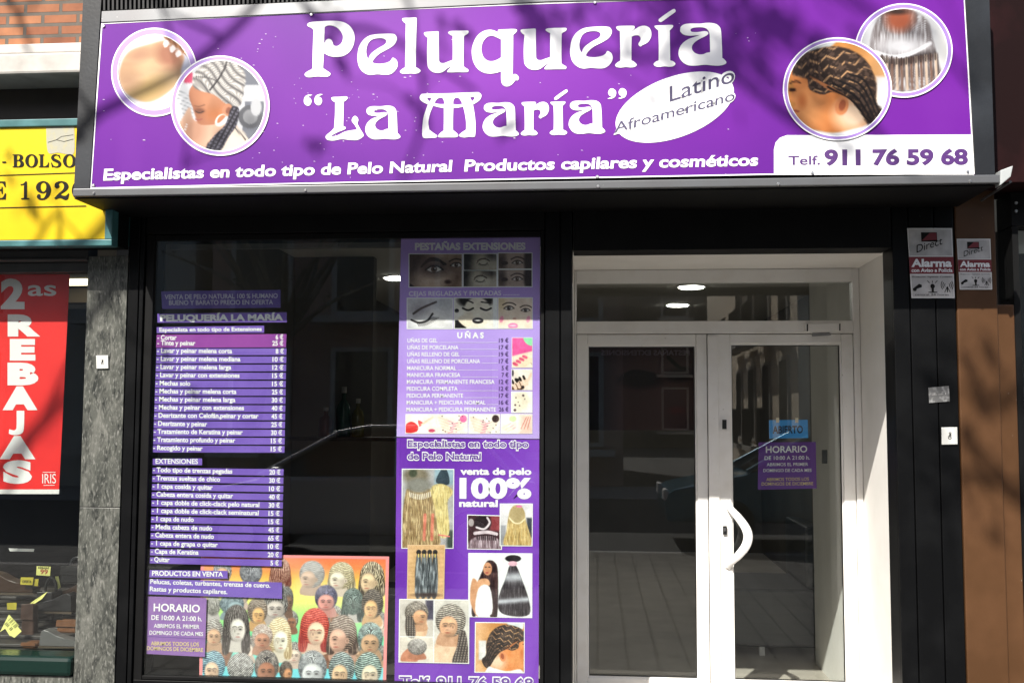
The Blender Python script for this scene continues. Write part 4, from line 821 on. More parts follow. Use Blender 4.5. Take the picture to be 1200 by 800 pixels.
def pic_shut(p):
    p.fill((206, 204, 212)); p.mix(p.e(330, 640, 150, 70, 0, 90), (240, 236, 236)); p.mix(p.e(230, 560, 60, 50, 0, 70), (176, 172, 180)); p.mix(p.curve([(180, 600), (240, 560), (345, 515)], 16), (80, 72, 74)); p.mix(p.curve([(165, 645), (220, 665), (280, 650), (320, 600)], 14), (20, 16, 18))
    for k in range(12): p.mix(p.line([(200 + k * 11, 660 - k * k * .28), (222 + k * 13, 690 - k * k * .5)], 4), (24, 20, 22))
def pic_pinup(p):
    p.fill((236, 230, 222)); p.mix(p.e(630, 500, 130, 60, 0, 20), (30, 26, 28)); p.mix(p.e(640, 590, 100, 110, 0, 14), (238, 228, 214)); p.mix(p.rect(478, 645, 560, 720, 6), (16, 14, 16)); p.mix(p.poly([(500, 640), (560, 600), (600, 590), (610, 640), (570, 700)], 6), (234, 220, 200))
    for x in (575, 705): p.mix(p.curve([(x - 40, 560), (x, 575), (x + 36, 560)], 13), (18, 14, 16)); p.mix(p.curve([(x - 35, 515), (x, 520 if x > 600 else 508), (x + 35, 522)], 9), (18, 14, 16))
    p.mix(p.e(645, 650, 40, 22), (24, 16, 22)); p.mix(p.e(645, 648, 22, 5), (226, 220, 220)); p.mix(p.e(492, 578, 16, 14), (16, 14, 16)); p.mix(p.rect(755, 490, 800, 720), (240, 240, 244))
def pic_pink(p):
    p.fill((240, 220, 204)); p.mix(p.e(810, 520, 40, 60, 0, 40), (226, 204, 170)); one_eye(p, 868, 560, 34, (40, 36, 40)); one_eye(p, 990, 575, 30, (40, 36, 40)); p.mix(p.e(898, 688, 36, 22), (236, 130, 178)); p.mix(p.e(898, 686, 24, 6), (250, 200, 220)); p.mix(p.e(910, 635, 14, 6), (200, 150, 140))
    for x in (815, 1010): p.mix(p.e(x, 640, 14, 24, 15), (244, 150, 180))
framed(lp, Q(a1, 139, 491, 460, 705), (137, 490, 462, 706), pic_shut); framed(lp, Q(a1, 477, 489, 781, 704), (475, 489, 781, 704), pic_pinup); framed(lp, Q(a1, 795, 488, 1036, 703), (793, 488, 1037, 703), pic_pink)
def fingers(p, base, n, step, L, wd, ang, skin, nail, w=4):
    for k in range(n):
        x, y = base[0] + step[0] * k, base[1] + step[1] * k; dx, dy = math.cos(ang) * L, math.sin(ang) * L
        p.mix(p.line([(x, y), (x + dx, y + dy)], wd, w), skin); p.mix(p.line([(x + dx * .8, y + dy * .8), (x + dx * 1.18, y + dy * 1.18)], wd * .7, w), nail)
def pic_pinknails(p):
    p.fill((244, 226, 206)); p.mix(1 - np.clip((p.y - 190 - (900 - p.x) * .25) / 10, 0, 1), (232, 92, 160)); p.mix(p.poly([(905, 88), (968, 88), (968, 140), (930, 130)]), (150, 226, 176)); p.mix(p.line([(930, 220), (965, 270)], 3), (150, 120, 110))
    fingers(p, (960, 240), 4, (-22, 16), 50, 30, math.radians(205), (246, 216, 188), (226, 96, 132))
def pic_blacknails(p):
    p.fill((238, 226, 216)); p.mix(p.poly([(826, 420), (880, 380), (900, 440), (826, 445)]), (96, 60, 40)); fingers(p, (930, 400), 4, (-26, 10), 50, 22, math.radians(-115), (236, 206, 184), (22, 18, 20)); p.mix(p.e(862, 372, 16, 11), (18, 16, 18)); p.mix(p.line([(905, 430), (960, 330)], 16), (240, 212, 190)); p.mix(p.e(902, 422, 10, 12), (40, 30, 34)); p.mix(p.e(832, 325, 8, 22), (60, 56, 64))
def pic_dots(p):
    p.fill((246, 242, 232)); p.mix(p.e(890, 520, 60, 70, 20, 40), (238, 226, 206))
    for x, y, r in ((855, 490, 5), (870, 520, 4), (905, 475, 8), (850, 540, 7), (880, 545, 5), (915, 500, 4), (848, 575, 10)): p.mix(p.e(x, y, r, r), (96, 76, 84))
framed(lp, Q(a2, 830, 90, 964, 288), (828, 88, 966, 290), pic_pinknails, fw=.5); framed(lp, Q(a2, 828, 302, 963, 438), (826, 300, 965, 440), pic_blacknails, fw=.5); framed(lp, Q(a2, 826, 451, 963, 590), (825, 450, 965, 592), pic_dots, fw=.5)
def strip_pic(kind):
    def f(p):
        p.fill((246, 238, 230)); x0 = p.x.min(); r = random.Random(kind)
        if kind == 0:
            p.mix(p.poly([(120, 670), (160, 650), (200, 680), (190, 720), (120, 725)]), (226, 62, 62)); p.mix(p.poly([(200, 640), (235, 660), (210, 680)]), (232, 90, 90)); fingers(p, (300, 620), 4, (-20, 14), 30, 12, math.radians(150), (240, 216, 190), (222, 70, 70)); p.mix(p.e(292, 712, 22, 12), (216, 90, 120))
        elif kind == 3:
            p.mix(p.e(835, 630, 24, 20), (206, 240, 170)); p.mix(p.rect(880, 600, 970, 735, 30), (240, 204, 190)); [p.mix(p.line([(890 + k * 22, 700), (925 + k * 14, 620)], 4), (190, 96, 84)) for k in range(3)]; fingers(p, (770, 690), 3, (16, 14), 50, 12, -.5, (244, 222, 206), (246, 190, 196))
        else:
            fingers(p, (x0 + 10, 620), 5, (8, 22), 90, 14, .35, (244, 220, 200), (238, 190, 196)); fingers(p, (x0 + 200, 640), 4, (-10, 20), 80, 12, math.pi - .3, (246, 226, 208), (236, 160, 176))
            p.mix(p.e(x0 + 178, 630, 24, 26), (236, 120, 170) if kind == 1 else (70, 50, 46))
            for k in range(10): p.mix(p.e(x0 + r.uniform(20, 190), r.uniform(610, 725), 4, 4), (90, 66, 66))
    return f
for k, (x0, x1) in enumerate(((118, 319), (325, 531), (541, 747), (756, 964))): framed(lp, [a2(x0, 602), a2(x1, 602), a2(x1 - 1, 730), a2(x0 - 2, 730)], (x0, 600, x1, 732), strip_pic(k), fw=.4)
# ------------------------------------------------------------------ natural hair poster
np_ = thing('natural_hair_poster', 'purple poster selling natural hair below the lavender poster', 'poster', GP.at(548, 660))
def pic_purp(p):
    p.fill((116, 58, 178)); p.mix(np.clip(p.x - .5, 0, 1) * .8, (146, 84, 206)); p.mix(np.clip((p.y - .35) * 1.1, 0, 1) * .5, (150, 92, 210)); p.rgb += ((p.noise(.17, 5) - .5) * 22)[..., None]
print_quad('poster_sheet', GP, 0, [(464.8, 512.6), (632, 515), (631, 832), (462, 832)], (0, 0, 1, 1), pic_purp, np_, res=.5, k=KI)
VI = mat('poster_violet_ink', A((110, 70, 160)), .5)
for body, a, b, cap in (('Especialistas en todo tipo', a3(125, 101), a3(905, 104), 7.6), ('de Pelo Natural', a3(125, 182), a3(598, 185), 7.6), ('Telf. 911 76 59 68', (468, 803.5), (624.5, 805.5), 11)):
    write(np_, [(body, (a[0] - .8, a[1] + .6), (b[0] + .8, b[1] + .6), cap + 1.2, .075)], off=.0010); write(np_, [(body, a, b, cap, .02)], off=.0016, m=VI)
write(np_, [('venta de pelo', a3(465, 279), a3(925, 280), 7.4, .04), ('100%', a3(460, 427), a3(925, 429), 21.3, .05), ('natural', a3(458, 486), a3(708, 487), 7.6, .04)])
def hairfall(p, mask, base, lightc, sx=2.2, sy=.22, sc=9, seed=0):
    p.mix(mask, base); p.mix(mask * np.clip((p.noise(sc, seed, sx=sx, sy=sy) - .4) * 2, 0, 1), lightc); p.mix(mask * np.clip((p.noise(sc * .6, seed + 5, sx=sx, sy=sy) - .6) * 2, 0, 1), np.array(base) * .6)
def pic_blond(p):
    p.fill((176, 174, 176)); p.mix(p.rect(300, 240, 430, 345, 20), (150, 176, 190)); p.mix(p.poly([(310, 330), (340, 250), (380, 250), (395, 340)]), (50, 66, 76)); p.mix(p.rect(385, 640, 430, 760, 20), (60, 70, 64)); p.mix(p.e(180, 290, 80, 60, 0, 30), (128, 118, 100))
    hairfall(p, p.poly([(110, 410), (130, 370), (200, 390), (265, 370), (290, 420), (310, 560), (330, 750), (90, 758), (92, 560)], 8), (148, 120, 82), (214, 192, 146)); hairfall(p, p.poly([(275, 370), (340, 338), (410, 370), (415, 410), (385, 460), (400, 640), (370, 690), (330, 660), (300, 480)], 8), (216, 194, 128), (240, 226, 170), seed=3)
    p.mix(p.e(195, 350, 80, 46, 0, 20), (132, 130, 122)); [p.mix(p.line([(140 + k * 12, 395 + 14 * math.sin(k / 3.2)), (143 + k * 12, 425 + 14 * math.sin(k / 3.2))], 5), (236, 232, 220)) for k in range(12)]
    for x in (240, 290): hairfall(p, p.line([(x, 540), (x - 5, 700)], 18, 8), (216, 120, 100), (226, 150, 120))
    p.mix(p.line([(330, 670), (400, 680)], 8), (226, 120, 120)); p.mix(p.e(160, 270, 26, 26, 0, 14), (70, 76, 60))
def pic_darkback(p):
    p.fill((66, 40, 46)); p.mix(p.rect(660, 540, 740, 640, 20), (150, 70, 76)); p.mix(p.e(610, 590, 56, 50, 0, 14), (40, 30, 34)); p.mix(p.curve([(570, 620), (620, 630), (655, 590), (640, 555)], 13), (226, 214, 220)); p.mix(p.curve([(560, 660), (640, 650), (700, 662)], 22), (220, 204, 212))
    hairfall(p, p.poly([(550, 690), (640, 675), (705, 690), (740, 765), (515, 765)], 8), (120, 96, 104), (214, 196, 206)); [p.mix(p.line([(575 + k * 13, 670), (578 + k * 13, 702)], 6), (30, 22, 26)) for k in range(10)]; p.mix(p.e(535, 590, 18, 26), (170, 160, 160))
def pic_bob(p):
    p.fill((226, 222, 226)); p.mix(p.rect(895, 560, 935, 690, 14), (56, 60, 70)); p.mix(p.rect(722, 610, 760, 745, 14), (150, 150, 156)); hairfall(p, p.poly([(775, 560), (800, 490), (850, 480), (880, 520), (890, 580), (925, 740), (752, 744), (765, 640)], 8), (190, 158, 96), (226, 204, 148), seed=2); p.mix(p.e(832, 540, 50, 50, 0, 16), (176, 156, 112)); p.mix(p.curve([(782, 560), (810, 590), (850, 595), (885, 565)], 9), (236, 222, 184)); p.mix(p.e(845, 485, 20, 8), (226, 120, 170))
def pic_wefts(p):
    p.fill((216, 176, 128)); p.mix(p.stripes(p.y, 26, 8) * .25, (190, 146, 100))
    for k in range(4):
        x = 166 + k * 31; hairfall(p, p.poly([(x - 10, 95), (x + 10, 95), (x + 18, 200), (x + 14, 320), (x - 14, 325), (x - 18, 200)], 6), (70, 74, 78), (176, 184, 190), sx=2.5, seed=k); p.mix(p.e(x, 78, 14, 14), (30, 26, 28)); p.mix(p.line([(x, 90), (x, 104)], 7), (226, 200, 110))
    p.mix(p.e(215, 315, 60, 10, 0, 14), (50, 34, 30))
def pic_longhair(p):
    p.fill((244, 244, 246)); hairfall(p, p.poly([(520, 180), (545, 128), (585, 130), (605, 190), (602, 430), (560, 430), (540, 250), (510, 300), (485, 428), (460, 420), (475, 300)], 6), (48, 32, 34), (96, 68, 66))
    p.mix(p.poly([(465, 225), (500, 270), (500, 420), (480, 424), (450, 340)], 6), (206, 152, 112)); p.mix(p.poly([(495, 235), (545, 225), (560, 260), (500, 285)], 6), (222, 168, 128)); p.mix(p.poly([(498, 280), (560, 272), (572, 420), (484, 424)], 6), (240, 240, 244)); p.mix(p.e(548, 170, 24, 36), (206, 148, 112)); p.mix(p.e(545, 192, 8, 4), (170, 60, 66)); p.mix(p.e(538, 160, 6, 3), (30, 22, 22)); p.mix(p.e(558, 160, 6, 3), (30, 22, 22))
    w = p.poly([(672, 150), (705, 150), (735, 220), (775, 330), (780, 420), (690, 432), (615, 405), (612, 320), (650, 220)], 6); hairfall(p, w, (52, 46, 50), (96, 90, 96)); p.mix(w * np.exp(-((p.y - 215) / 26) ** 2), (190, 192, 200)); p.mix(w * np.exp(-((p.y - 345 + (p.x - 690) * .1) / 15) ** 2), (186, 188, 196)); p.mix(p.e(690, 112, 44, 20), (36, 32, 36)); p.mix(p.e(688, 140, 26, 14), (226, 180, 196))
def pic_collage(p):
    p.fill((206, 198, 190)); p.mix(p.rect(255, 340, 450, 700, 4), (214, 208, 200)); p.mix(p.rect(205, 340, 250, 450, 14), (70, 66, 84)); p.mix(p.rect(60, 545, 250, 700, 3), (226, 216, 204))
    p.mix(p.poly([(130, 470), (200, 440), (215, 500), (200, 545), (120, 545)], 6), (226, 186, 152)); head(p, 155, 415, 66, 66, .9, (214, 164, 126), (58, 52, 48), (176, 164, 150), 'side'); braid_tex(p, p.x, p.y, 14, ((40, 34, 32), (90, 80, 74), (150, 140, 130)), p.poly([(95, 440), (135, 440), (150, 545), (100, 540)], 6), 12)
    p.mix(p.poly([(80, 640), (140, 600), (170, 660), (150, 690), (75, 690)], 6), (206, 140, 110)); head(p, 160, 605, 54, 46, 0, (206, 140, 110), (86, 80, 78), (206, 200, 194), 'side', False)
    p.mix(p.poly([(270, 560), (330, 590), (430, 600), (440, 690), (258, 690)], 6), (232, 198, 168)); head(p, 345, 455, 84, 92, -.4, (222, 172, 136), (70, 64, 60), (196, 186, 172), 'side'); braid_tex(p, p.x + p.y * .2, p.y, 16, ((36, 30, 30), (84, 74, 70), (156, 146, 136)), p.poly([(395, 520), (430, 520), (440, 690), (355, 690), (380, 600)], 6), 14)
    p.mix(p.rect(249, 340, 254, 700, 2), (240, 240, 240)); p.mix(p.rect(60, 545, 250, 549, 2), (240, 240, 240))
def pic_zigzag_right(p):                                              # the same cornrows, facing right
    p.x = 1010 - (p.x - 477) * 1.45 - 330; p.y = 165 + (p.y - 462) * 1.30; pic_zigzag(p)
framed(np_, [a3(93, 247), a3(421, 249), a3(416, 753), a3(90, 752)], (92, 247, 422, 754), pic_blond)
framed(np_, [a3(515, 543), a3(730, 549), a3(729, 760), a3(515, 757)], (514, 543, 731, 760), pic_darkback); framed(np_, [a3(726, 472), a3(929, 472), a3(927, 738), a3(725, 736)], (724, 472, 930, 740), pic_bob, off=.0026)
framed(np_, [a4(112, 42), a4(309, 42), a4(303, 339), a4(107, 337)], (108, 42, 310, 340), pic_wefts, off=.0030, fm=mat('tan_border', A((226, 190, 150)), .5))
framed(np_, [a4(444, 85), a4(792, 87), a4(791, 438), a4(444, 433)], (444, 85, 794, 438), pic_longhair, fw=.6)
framed(np_, [a4(65, 340), a4(443, 344), a4(441, 688), a4(61, 680)], (62, 340, 444, 688), pic_collage, off=.0040)
framed(np_, [a4(483, 467), a4(748, 470), a4(747, 740), a4(480, 736)], (480, 467, 750, 740), pic_zigzag_right)
# ------------------------------------------------------------------ notices behind the right door leaf and painted reflection of the lash poster behind the left one
DI = PY(YD + .048)
def b5(x, y): return (650 + x / 2.857, 270 + y / 2.857)
op = band('open_sign', [(901, 492), (946.5, 491.5), (947, 513), (901.5, 513.5)], mat('cyan_card', (.06, .34, .78), .4), plane=DI); tag(op, 'blue ABIERTO card hanging inside the right door leaf', 'open sign')
write(op, [('ABIERTO', (905.5, 507.5), (941, 507), 8.2, .03)], plane=DI, m=mat('navy_ink', A((20, 34, 60)), .5))
tp = MB(); tp.slab(DI, [(909.5, 489.5), (913, 489.5), (913, 495), (909.5, 495)], .0004, .0012); tp.build('tape_tab', mat('cream_tape', A((214, 206, 180)), .5), op); tp = MB(); tp.slab(DI, [(932, 489.5), (935.5, 489.5), (935.5, 495), (932, 495)], .0004, .0012); tp.build('tape_tab', MATS['cream_tape'], op)
h2 = band('opening_hours_sheet', [(889, 518), (956, 517.5), (957, 572), (888, 573.5)], V5, plane=DI); tag(h2, 'violet HORARIO opening hours sheet inside the right door leaf', 'notice')
write(h2, [('HORARIO', (897.5, 530.2), (946, 529.5), 7.4, .02), ('DE 10:00 A 21:00 h.', (896, 538.6), (949, 538), 4.3, .012), ('ABRIMOS EL PRIMER', (898.5, 545.8), (947, 545.4), 3.6, .008), ('DOMINGO DE CADA MES', (894.5, 552.8), (951, 552.4), 3.6, .008)], plane=DI)
write(h2, [('ABRIMOS TODOS LOS', (898, 563.3), (948, 562.6), 3.6, .008), ('DOMINGOS DE DICIEMBRE', (892.5, 568.6), (953, 568), 3.6, .008)], plane=DI, m=YTX)
GI = PY(YD + .25)
def pic_ghost(p):
    p.fill((44, 30, 40)); p.mix(p.e(320, 560, 200, 180, 0, 120), (74, 50, 50)); p.mix(p.e(280, 500, 70, 26, 0, 20), (24, 16, 18)); p.mix(p.curve([(210, 500), (260, 470), (330, 480)], 14), (20, 14, 16)); p.mix(p.e(420, 480, 46, 22, 0, 20), (26, 18, 20)); p.mix(p.curve([(380, 420), (420, 455), (450, 460)], 12), (20, 14, 16)); p.mix(p.e(410, 600, 26, 12, 0, 14), (90, 44, 44)); p.mix(p.e(120, 560, 70, 200, 0, 60), (16, 12, 14))
gp = print_quad('poster_reflection', GI, 0, [b5(112, 388), b5(476, 388), b5(476, 668), b5(112, 668)], (105, 384, 480, 668), pic_ghost, res=.8, k=KI * 1.1)
tag(gp, 'dark panel painted as a reflection of the lash poster behind the left door leaf', 'poster')
mb = MB(); text(mb, GI, .001, 'PESTAÑAS EXTENSIONES', b5(156, 417), b5(452, 417), 5.5, .03, mirror=True); mb.build('lettering', mat('dim_lettering', (0.10, 0.07, 0.10), .6), gp)
# ================================================================== plaques and labels on the right pillar
RP = PY(-.0005)
SILV = mat('silver_plate', (0.40, 0.385, 0.375), 0.35, noise=[(14, (0.62, 0.6, 0.58), .4, .7)]); REDB = mat('dark_red_print', (0.17, 0.014, 0.022), .4); INK = mat('black_ink', (0.010, 0.009, 0.008), .6, spec=.15); WPL = mat('white_plate_edge', (0.7, 0.69, 0.67), .35)
def c5(x, y): return (1050 + x / 7.273, 255 + y / 7.273)
def alarm(label, x0, y0, x1, y1, px, py, sx, sy):
    """plate drawn on a 400 x 600 field mapped to photo pixels"""
    f = lambda x, y: (px + x * sx + y * sy * .05, py + y * sy)
    mb = MB(); mb.slab(RP, [f(0, 0), f(400, 0), f(392, 600), f(8, 600)], .004, .006); o = mb.build('alarm_plaque', WPL); tag(o, label, 'alarm plaque', 'alarm company plaques by the door')
    mb = MB(); mb.slab(RP, [f(12, 12), f(388, 12), f(388, 236), f(12, 236)], .0006, .0072); mb.slab(RP, [f(14, 402), f(386, 402), f(384, 590), f(18, 590)], .0006, .0072); mb.build('silver_field', SILV, o)
    mb = MB(); mb.slab(RP, [f(2, 246), f(398, 246), f(397, 392), f(3, 392)], .0006, .0072); mb.build('red_band', REDB, o)
    mb = MB(); mb.slab(RP, [f(120, 36), f(262, 36), f(262, 116), f(120, 116)], .0006, .0078); fl = mb.build('emblem', INK, o)
    mb = MB(); mb.add([RP.at(*f(122, 108), .0086), RP.at(*f(200, 40), .0086), RP.at(*f(258, 40), .0086), RP.at(*f(258, 100), .0086)], [(0, 1, 2, 3)]); mb.build('emblem_flash', REDB, fl)
    for body, a, b, cap, m, sh, bo in (('Direct', f(72, 212), f(305, 138), 62 * sy, INK, .35, .0), ('Alarma', f(20, 330), f(380, 330), 62 * sy, TXTW, 0, .04), ('con Aviso a Policía', f(18, 376), f(384, 376), 30 * sy, TXTW, 0, .03), ('Protección  Vigilancia  Conexión', f(24, 424), f(376, 424), 13 * sy, INK, 0, 0), ('central 24 horas', f(40, 578), f(340, 578), 16 * sy, INK, 0, 0)):
        mb = MB(); text(mb, RP, .0086, body, a, b, cap, bo, sh); mb.build('lettering', m, o)
    mb = MB()
    mb.slab(RP, [f(22, 520), f(80, 478), f(104, 486), f(104, 506), f(60, 520), f(50, 540), f(28, 540)], .0006, .0086)
    mb.build('camera_symbol', INK, o)
    mb = MB(); outline(mb, RP, .0086, [ell_pts(200, 498, 20, 20, 20)], f); strip(mb, RP, [f(200, 516), f(200, 545)], 20 * sx, .0088); strip(mb, RP, [f(160, 550), f(240, 550)], 8 * sx, .009)
    for a in (-50, 0, 50): strip(mb, RP, [f(200 + a * .5, 470), f(200 + a * .9, 450)], 6 * sx, .0088)
    mb.build('siren_symbol', INK, o)
    mb = MB(); strip(mb, RP, [f(330, 500), f(330, 550)], 9 * sx, .0088); strip(mb, RP, [f(305, 552), f(330, 500), f(355, 552)], 6 * sx, .0092)
    for r in (22, 38, 54):
        for sgn in (0, math.pi): strip(mb, RP, [f(330 + r * math.cos(sgn + t), 490 + r * math.sin(sgn + t)) for t in (-.7, -.35, 0, .35, .7)], 6 * sx, .0090)
    mb.build('antenna_symbol', INK, o)
alarm('larger red and silver Alarma plaque on the black right pillar', 0, 0, 0, 0, 1063.2, 267.3, .1315, .1365)
alarm('smaller red and silver Alarma plaque on the brown column', 0, 0, 0, 0, 1121.2, 279.8, .0985, .099)
sl = MB(); sl.slab(RP, [(1088, 454), (1112, 452), (1113, 470), (1089, 472)], .003, .004); s_ = sl.build('metal_label', mat('scratched_grey_label', (0.10, 0.10, 0.10), .4, noise=[(60, (0.26, 0.26, 0.26), .5, .7)])); tag(s_, 'small scratched grey plate halfway up the black right pillar', 'label')
mb = MB(); text(mb, RP, .0048, '— — •', (1092, 464), (1109, 463), 4); mb.build('worn_marks', SILV, s_)
def bell(px, py, w, label, tilt=0):
    mb = MB(); mb.slab(RP, [(px, py), (px + w, py - .3), (px + w + .4, py + w * 1.08), (px + .4, py + w * 1.1)], .008, .0085); o = mb.build('wall_label', mat('white_plastic', (0.6, 0.6, 0.57), .4), bevel=.002); tag(o, label, 'label')
    mb = MB()
    mb = MB(); text(mb, RP, .0092, 'Oleo', (px + w * .62, py + w * .75), (px + w * .60, py + w * .3), w * .2, .03); mb.build('lettering', INK, o)
bell(1103.5, 500.5, 18.5, 'small white label on the black right pillar beside the brown column'); bell(112.5, 416.5, 14, 'small white label on the grey marble pilaster')
# ================================================================== brown column and dark fascia of the next shop
BRN = mat('brown_lacquered_board', (0.070, 0.033, 0.014), .42, spec=.25, noise=[(3, (0.105, 0.050, 0.023), .4, .7), (60, (0.4, 0.33, 0.28), .74, .78)], bump=(60, .03))
bc = thing('brown_column', 'brown lacquered column at the edge of the neighbouring shop', 'column', (X(1150, 600), 0, 0))
XB0, XB1, XB2 = XR1 + .004, X(1177, 600), X(1199, 600)
MB().box(XB0, XB1, -.0, .2, 0, ZTOP - .01).build('front_board', BRN, bc, bevel=.006)
MB().box(XB1 + .003, XB2, .022, .2, 0, Z(1185, 356)).build('side_board', BRN, bc, bevel=.006)
MB().box(XB0, XB2 + .3, -.012, -.001, 0, .12).build('plinth', BLACK, bc)
MAR = mat('maroon_fascia_paint', (0.010, 0.0035, 0.0035), .45, spec=.12, noise=[(3, (0.03, 0.008, 0.009), .5, .75)])
fs = thing('maroon_fascia', 'dark maroon fascia board right of the purple sign', 'fascia', (XB2, 0, 2.7))
MB().box(XS1 + .012, XB2 + 2.2, -.16, .2, Z(1180, 214, -.16), 4.6).build('board', MAR, fs, bevel=.004)
MB().box(XB2 + .003, XB2 + 2.2, .03, .2, Z(1190, 263), Z(1180, 214, -.16) - .003).build('lower_board', BLACKD, fs)
for py in (238, 247.5): c = PY(.03).at(1190.5, py, .0); m_ = MB(); m_.tube([c + Vector((0, 0, 0)), c + Vector((0, -.007, 0))], [.008, .006], 10); m_.build('screw', MATS['steel'], fs)
rw = thing('neighbour_window', 'dark shop window right of the brown column', 'shop window', (XB2, .05, 0))
MB().box(XB2 + .003, XB2 + 2.2, .10, .108, .3, Z(1190, 263) - .002).build('pane', GLASS, rw)
MB().box(XB2 + .003, XB2 + .03, .03, .2, 0, Z(1190, 263) - .004).build('frame', BLACKD, rw)
MB().box(XB2 + .031, XB2 + 2.2, .03, .2, 0, .298).build('base', BLACKD, rw)
MB().box(XB2, XB2 + 2.2, 1.6, 1.7, 0, 3).build('backing', mat('dark_interior', (0.03, 0.026, 0.022), .8), rw)
bs = MB(); bs.slab(PY(.16), [(1186.5, 266), (1212, 266), (1212, 297), (1187.5, 297)], .004, 0); tag(bs.build('cream_notice', mat('cream_paper', (0.5, 0.47, 0.42), .6)), 'cream notice at the top of the dark window on the right edge', 'notice')
# ================================================================== shop on the left
# bricks
def mat_brick():
    m = mat_tiles('orange_bricks', .185, .0575, (0.40, 0.165, 0.075), (0.25, 0.085, 0.04), (0.13, 0.11, 0.09), .009, .85, .5, .02)
    nt = m.node_tree; tc = [n for n in nt.nodes if n.type == 'TEX_COORD'][0]; br = [n for n in nt.nodes if n.type == 'TEX_BRICK'][0]
    mp = nt.nodes.new('ShaderNodeMapping'); mp.inputs['Rotation'].default_value = (math.radians(90), 0, 0)
    nt.links.new(tc.outputs['Object'], mp.inputs['Vector']); nt.links.new(mp.outputs[0], br.inputs['Vector']); br.inputs['Mortar Smooth'].default_value = .1
    return m
XLL = -5.2
zc0, zc1 = Z(45, 86, -.1), Z(45, 51, -.06)
bw = MB().box(XLL, XL0 - .002, .0, .3, zc1 + .002, 6.2).build('brick_wall', mat_brick()); tag(bw, 'orange brick wall above the yellow sign at upper left', 'wall')
uw = MB().box(XL0, XB2 + 2.2, .0, .3, zhi + .003, 6.2).build('upper_wall', MATS['orange_bricks']); tag(uw, 'brick wall over the purple sign up to the next floor', 'wall')
CR = mat('cream_cornice_paint', (0.50, 0.475, 0.44), .7, noise=[(8, (0.36, 0.34, 0.31), .45, .75)])
co_ = thing('cornice', 'white stepped cornice between the bricks and the yellow sign', 'cornice', (-3, 0, zc0))
zcm = Z(45, 61.5, -.1)
MB().box(XLL, XL0 - .003, -.06, .3, zcm + .012, zc1).build('upper_ledge', CR, co_, bevel=.006)
MB().box(XLL, XL0 - .003, -.10, .3, zc0, zcm).build('lower_ledge', CR, co_, bevel=.012)
YSY = -.17
YS = PY(YSY)
rc = MB(); rc.box(XLL, XL0 - .003, .12, .3, Z(45, 150, 0), zc0 - .002); o = rc.build('shutter_box', mat('brown_black_box', (0.020, 0.015, 0.013), .6, noise=[(4, (0.035, 0.026, 0.02), .4, .7)])); tag(o, 'dark recess under the white cornice above the yellow sign', 'shutter box')
TEAL = mat('teal_painted_frame', (0.035, 0.12, 0.125), .4, noise=[(6, (0.07, 0.2, 0.21), .45, .7)])
YEL = mat('yellow_sign_paint', alb((255, 224, 20)), .35, noise=[(3, alb((252, 210, 10)), .4, .7)])
ys = thing('yellow_sign', 'yellow painted sign in a teal frame over the left shop', 'shop sign', YS.at(60, 215))
MB().box(XLL + .2, X(123, 270, YSY), YSY, YSY + .03, Z(60, 280.5, YSY), Z(60, 149, YSY)).build('panel', YEL, ys)
tf = MB(); tf.box(XLL + .2, X(132.5, 280, YSY), YSY - .012, YSY + .05, Z(60, 289, YSY), Z(60, 281.5, YSY)); tf.box(X(124, 270, YSY), X(132.5, 280, YSY), YSY - .012, YSY + .05, Z(60, 281.4, YSY), Z(60, 150, YSY)); tf.box(XLL + .2, X(132.5, 280, YSY), YSY - .012, YSY + .05, Z(60, 149, YSY) + .001, Z(60, 140, YSY))
tf.build('frame', TEAL, ys, bevel=.004)
for k in range(7):
    px = -30 + k * 17; c0, c1 = YS.at(px, 147), YS.at(px + 3, 131)
    MB().tube([c0, c1 + Vector((0, .16, 0))], .004, 6).build('stay_wire', MATS['arm_metal'], ys)
MB().box(XLL + .2, X(131, 280, YSY), YSY + .055, .0, Z(60, 289, YSY) + .01, Z(60, 140, YSY)).build('sign_body', BLACKD, ys)
pp = MB(); pp.slab(YS, smooth_loop([(54, 148.6, 1), (87, 148, 1), (87, 178), (80, 181), (68, 179), (58, 180), (55, 172)], 4), .001, .0012); pp.build('peeled_patch', mat('bare_sign_board', (0.36, 0.35, 0.28), .7, noise=[(20, (0.42, 0.38, 0.2), .5, .7)]), ys)
mb = MB(); strip(mb, YS, [(56, 167), (66, 164), (75, 166), (86, 163)], .5, .0022); strip(mb, YS, [(66, 164), (72, 160), (86, 158)], .4, .0024); mb.build('crack', INK, ys)
